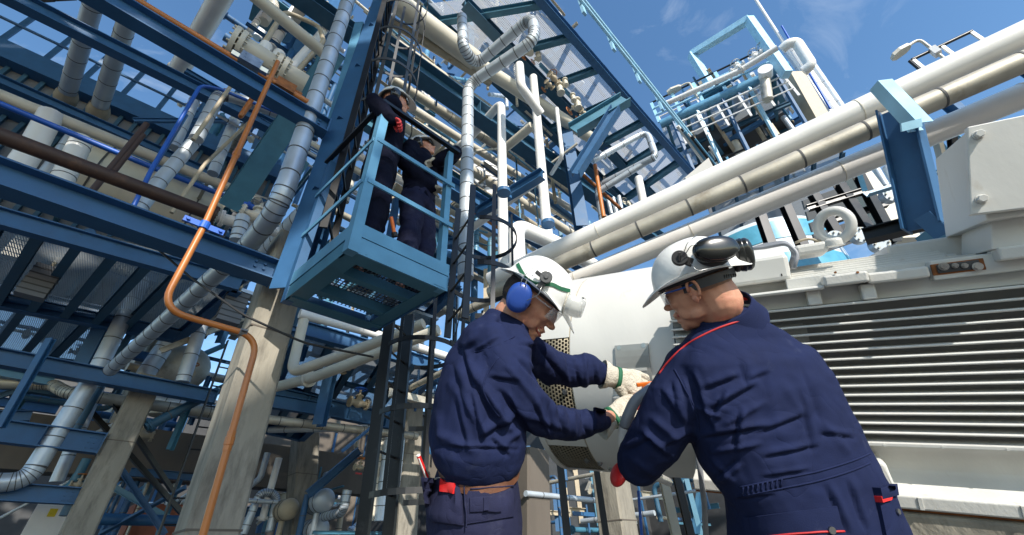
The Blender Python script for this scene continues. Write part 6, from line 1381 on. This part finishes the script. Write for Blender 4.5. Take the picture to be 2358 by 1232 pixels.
# black muffs parked on the helmet
muff(P(1646, 576, 1.175), cdir(-.05, .45, .9), cdir(1, .12, 0), .044, 'muffblack', he2, .030, 1.22)
muff(P(1708, 587, 1.27), cdir(.9, .2, .35), cdir(-.1, .9, .1), .044, 'muffblack', he2, .030)
hub = P(1565, 594, 1.175); hn = cdir(-.35, .25, .9); mb = MB(); cyl(mb, hub - hn*.012, hub + hn*.006, .022, 24); boxm(mb, hub + hn*.008, cdir(0, 1, 0)*.014, cdir(1, 0, 0)*.004, hn*.003); boxm(mb, hub + cdir(1, -.4, 0)*.026, cdir(1, -.4, 0)*.014, cdir(.4, 1, 0)*.012, hn*.006); bevelize(mb.build('muff_mount', 'rubber', he2), .002)
mb = MB()
for a, b, c in (((1590, 606, 1.16), (1605, 625, 1.14), (1660, 612, 1.14)), ((1572, 590, 1.16), (1582, 560, 1.15), (1605, 541, 1.16)), ((1574, 592, 1.16), (1590, 566, 1.15), (1604, 562, 1.15))): sweep(mb, fillet([P(*a), P(*b), P(*c)], .015, 5), .0013, 6)
mb.build('wire_arm', 'steel', he2, True)
HS2 = Surf([he2, sk2])
mb = MB(); loft(mb, [(H2.p(-.034, 0, -.002), H2.f*.083, H2.s*.086), (H2.p(-.034, 0, .026), H2.f*.086, H2.s*.089)], 36); bnd = smooth_auto(mb.build('nape_strap', 'dkgrey', he2))
h_ = HS2.hit(1685, 636)
for k in range(7):
    q = Surf([bnd]).hit(1668 + k*5, 637 - k*.6) if k == 0 else BS.hit(1668 + k*5, 637 - k*.6)
    if k == 0: BS = Surf([bnd])
    if q: mb = MB(); boxm(mb, q[0], cdir(1, 0, 0)*.0011, ey*.0055, q[1]*.0015); mb.build('strap_slot', 'dark', bnd)
specs(H2, sk2, 'royal', .004, lensm='clear')
glove(P(1512, 958, 1.66), cdir(-.5, .35, -.7), cdir(.2, -.4, -.8), w2, m='gloved', curl=(.7, .8, .9, 1), cuff=.06, thumb=1)
glove(P(1560, 958, 1.70), cdir(-.7, .15, -.6), cdir(-.2, -.4, -.8), w2, m='gloved', curl=(.7, .8, .9, 1), cuff=.06, thumb=1)

# ---------------- two people on the platform ----------------
zfl = F.z + .112
def small_person(label, head, hf, hu, nk, sh, hips, knees, feet, arms, m_top, m_bot, muffc='muffblack', lens='shade', glm='piping', wd=(.17, .125)):
    t = thing('person', label, 'person', V((hips.x, hips.y, zfl))); H = Head(head, hf, hu, CAM - head)
    mb = MB(); H.skull(mb); limb(mb, [H.p(-.025, 0, -.05), nk, (nk+hips)/2, hips], [.055, .058, .09, .09])
    for a in arms: limb(mb, a, [.04] + [.035]*(len(a)-2) + [.026])
    for k, f_ in zip(knees, feet): limb(mb, [hips, k, f_], [.07, .05, .035])
    b = add_me('body', remesh(mb, .007, 3), 'skin', t); mouth(H, b, False)
    shd = (sh[1]-sh[0]).normalized(); up_ = (nk - hips).normalized(); dp_ = shd.cross(up_).normalized(); mb = MB(); c0 = (sh[0]+sh[1])/2
    mid = hips.lerp(c0, .5); loft(mb, [(hips - up_*.06, shd*wd[0]*1.0, dp_*wd[1]), (hips + up_*.08, shd*wd[0]*.92, dp_*wd[1]*.95), (mid, shd*wd[0]*1.05, dp_*wd[1]*1.08), (c0 - up_*.04, shd*wd[0]*1.15, dp_*wd[1]), (c0 + up_*.04, shd*wd[0]*.7, dp_*wd[1]*.75), (nk, shd*.075, dp_*.075)], 24)
    for a, s__ in zip(arms, sh): limb(mb, [s__] + a[1:-1] + [a[-2].lerp(a[-1], .93)], [.072] + [.06]*(len(a)-2) + [.045])
    me = remesh(mb, .011, 5); fold(me, [], .008, 9, 3.3, None, .003); jk_ = add_me('jacket', me, m_top, t)
    mb = MB(); loft(mb, [(hips + up_*.06, shd*wd[0]*.9, dp_*wd[1]*.95), (hips - UP*.05, shd*wd[0]*1.02, dp_*wd[1]*1.02), (hips - UP*.14, shd*wd[0], dp_*wd[1])], 24)
    for sg, k, f_ in zip((-1, 1), knees, feet): limb(mb, [hips - UP*.08 + shd*sg*wd[0]*.5, k, V((f_.x, f_.y, f_.z+.09))], [.10, .082, .075])
    me = remesh(mb, .012, 5); fold(me, [], .010, 8, 7.7, None, .003); add_me('trousers', me, m_bot, t)
    for f_ in feet:
        mb = MB(); dd = V((hf.x, hf.y, 0)).normalized(); limb(mb, [f_ + UP*.05 - dd*.04, f_ + UP*.048 + dd*.05, f_ + UP*.04 + dd*.11], [.048, .045, .038]); add_me('boot', remesh(mb, .010, 3), 'rubber', t)
    helmet(H, t, .024, 1.0, .058, .02); muff(H.p(-.02, .098, -.012), H.s, H.u, .044, muffc, t); muff(H.p(-.02, -.098, -.012), -H.s, H.u, .044, muffc, t); specs(H, b, 'rubber', .004, lensm=lens)
    mb = MB(); loft(mb, [(nk - up_*.05, shd*.095, dp_*.095), (nk + up_*.0, shd*.085, dp_*.085), (nk + up_*.035, shd*.082, dp_*.082), (nk - up_*.03, shd*.1, dp_*.1)], 24); mb.f = mb.f[:-2]; mb.build('collar', m_top, jk_, True)
    for a, mm_ in zip(arms, (glm, glm)): d_ = (a[-1]-a[-2]).normalized(); glove(a[-1] - d_*.02, d_, (-UP + d_*.2), t, m=mm_, curl=(.7, .8, .9, 1.), cuff=.0, sc=.85)
    return t, H
def stand(q, sx, fd, hx=V((0, 0, 0)), hh=1.66):
    """joint positions of a standing figure on base q; sx shoulder axis, fd facing"""
    hips = q + UP*.93; sh = q + UP*1.43 + hx*.6; nk = q + UP*1.51 + hx*.8; hd = q + UP*hh + hx
    return hips, [sh - sx*.17, sh + sx*.17], nk, hd, [q + UP*.5 - sx*.10 + fd*.04, q + UP*.5 + sx*.10 + fd*.04], [q - sx*.08, q + sx*.08]
qa = F + eL*.30 + eR*.27; qa.z = zfl; sxa = (nL*.82 + nR*.45).normalized(); fda = (nR*.85 - nL*.45).normalized()
hp_, sh_, nk_, hd_, kn_, ft_ = stand(qa, sxa, fda, -nL*.03 - nR*.01 + UP*.10)
dsh = dep(sh_[0])
small_person('man in red gloves standing at the corner post of the platform', hd_, (nR*.88 - nL*.30 + UP*.14), UP*.98 - nR*.08, nk_, sh_, hp_, kn_, ft_,
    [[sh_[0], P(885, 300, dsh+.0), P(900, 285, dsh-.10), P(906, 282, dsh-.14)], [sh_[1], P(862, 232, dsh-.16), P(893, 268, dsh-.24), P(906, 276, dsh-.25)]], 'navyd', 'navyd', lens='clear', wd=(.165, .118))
qb = F + eL*.42 + eR*.88; qb.z = zfl; sxb = (nR*.8 + nL*.35).normalized(); fdb = (-nL*.75 + nR*.4).normalized()
hp_, sh_, nk_, hd_, kn_, ft_ = stand(qb, sxb, fdb, nL*.05, 1.64)
dsh = dep(sh_[0])
small_person('man on the platform in dark sunglasses with one arm raised to the rail', hd_, (-nL*.62 + nR*.5 + UP*.30), UP*.95 - nR*.1 + nL*.1, nk_, sh_, hp_, kn_, ft_,
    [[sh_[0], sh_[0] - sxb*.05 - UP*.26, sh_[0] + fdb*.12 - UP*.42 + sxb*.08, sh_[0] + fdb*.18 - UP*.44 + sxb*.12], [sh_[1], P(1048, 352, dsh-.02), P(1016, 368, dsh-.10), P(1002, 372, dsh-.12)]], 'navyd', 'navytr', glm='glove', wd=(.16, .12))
t = thing('work_light', 'orange hand tool hanging at the hip of the platform worker', 'tool', P(905, 520, 2.7)); mb = MB(); a_, b_ = P(901, 500, 2.7), P(908, 536, 2.68); sweep(mb, [a_, b_], .012, 10); mb.build('handle', 'orangep', t); mb = MB(); sweep(mb, [b_, b_ + (b_-a_)*.25], .02, 10); mb.build('tip', 'rubber', t)
# ---- tell look-alikes apart by their order in the picture ----
ORD = ['first', 'second', 'third', 'fourth', 'fifth', 'sixth', 'seventh', 'eighth', 'ninth', 'tenth', 'eleventh', 'twelfth', 'thirteenth', 'fourteenth', 'fifteenth', 'sixteenth', 'seventeenth', 'eighteenth']
bpy.context.view_layer.update(); by = {}
for o in C.objects:
    if o.parent is None and 'label' in o.keys(): by.setdefault(o['label'], []).append(o)
for lb, os_ in by.items():
    if len(os_) > 1:
        def cx(o):
            if o.type == 'MESH': c = sum((V(b) for b in o.bound_box), V((0, 0, 0)))/8; return proj(o.matrix_world @ c)[0]
            return proj(o.location)[0]
        for i, o in enumerate(sorted(os_, key=cx)): o['label'] = '%s, %s from the left' % (lb, ORD[min(i, 17)])
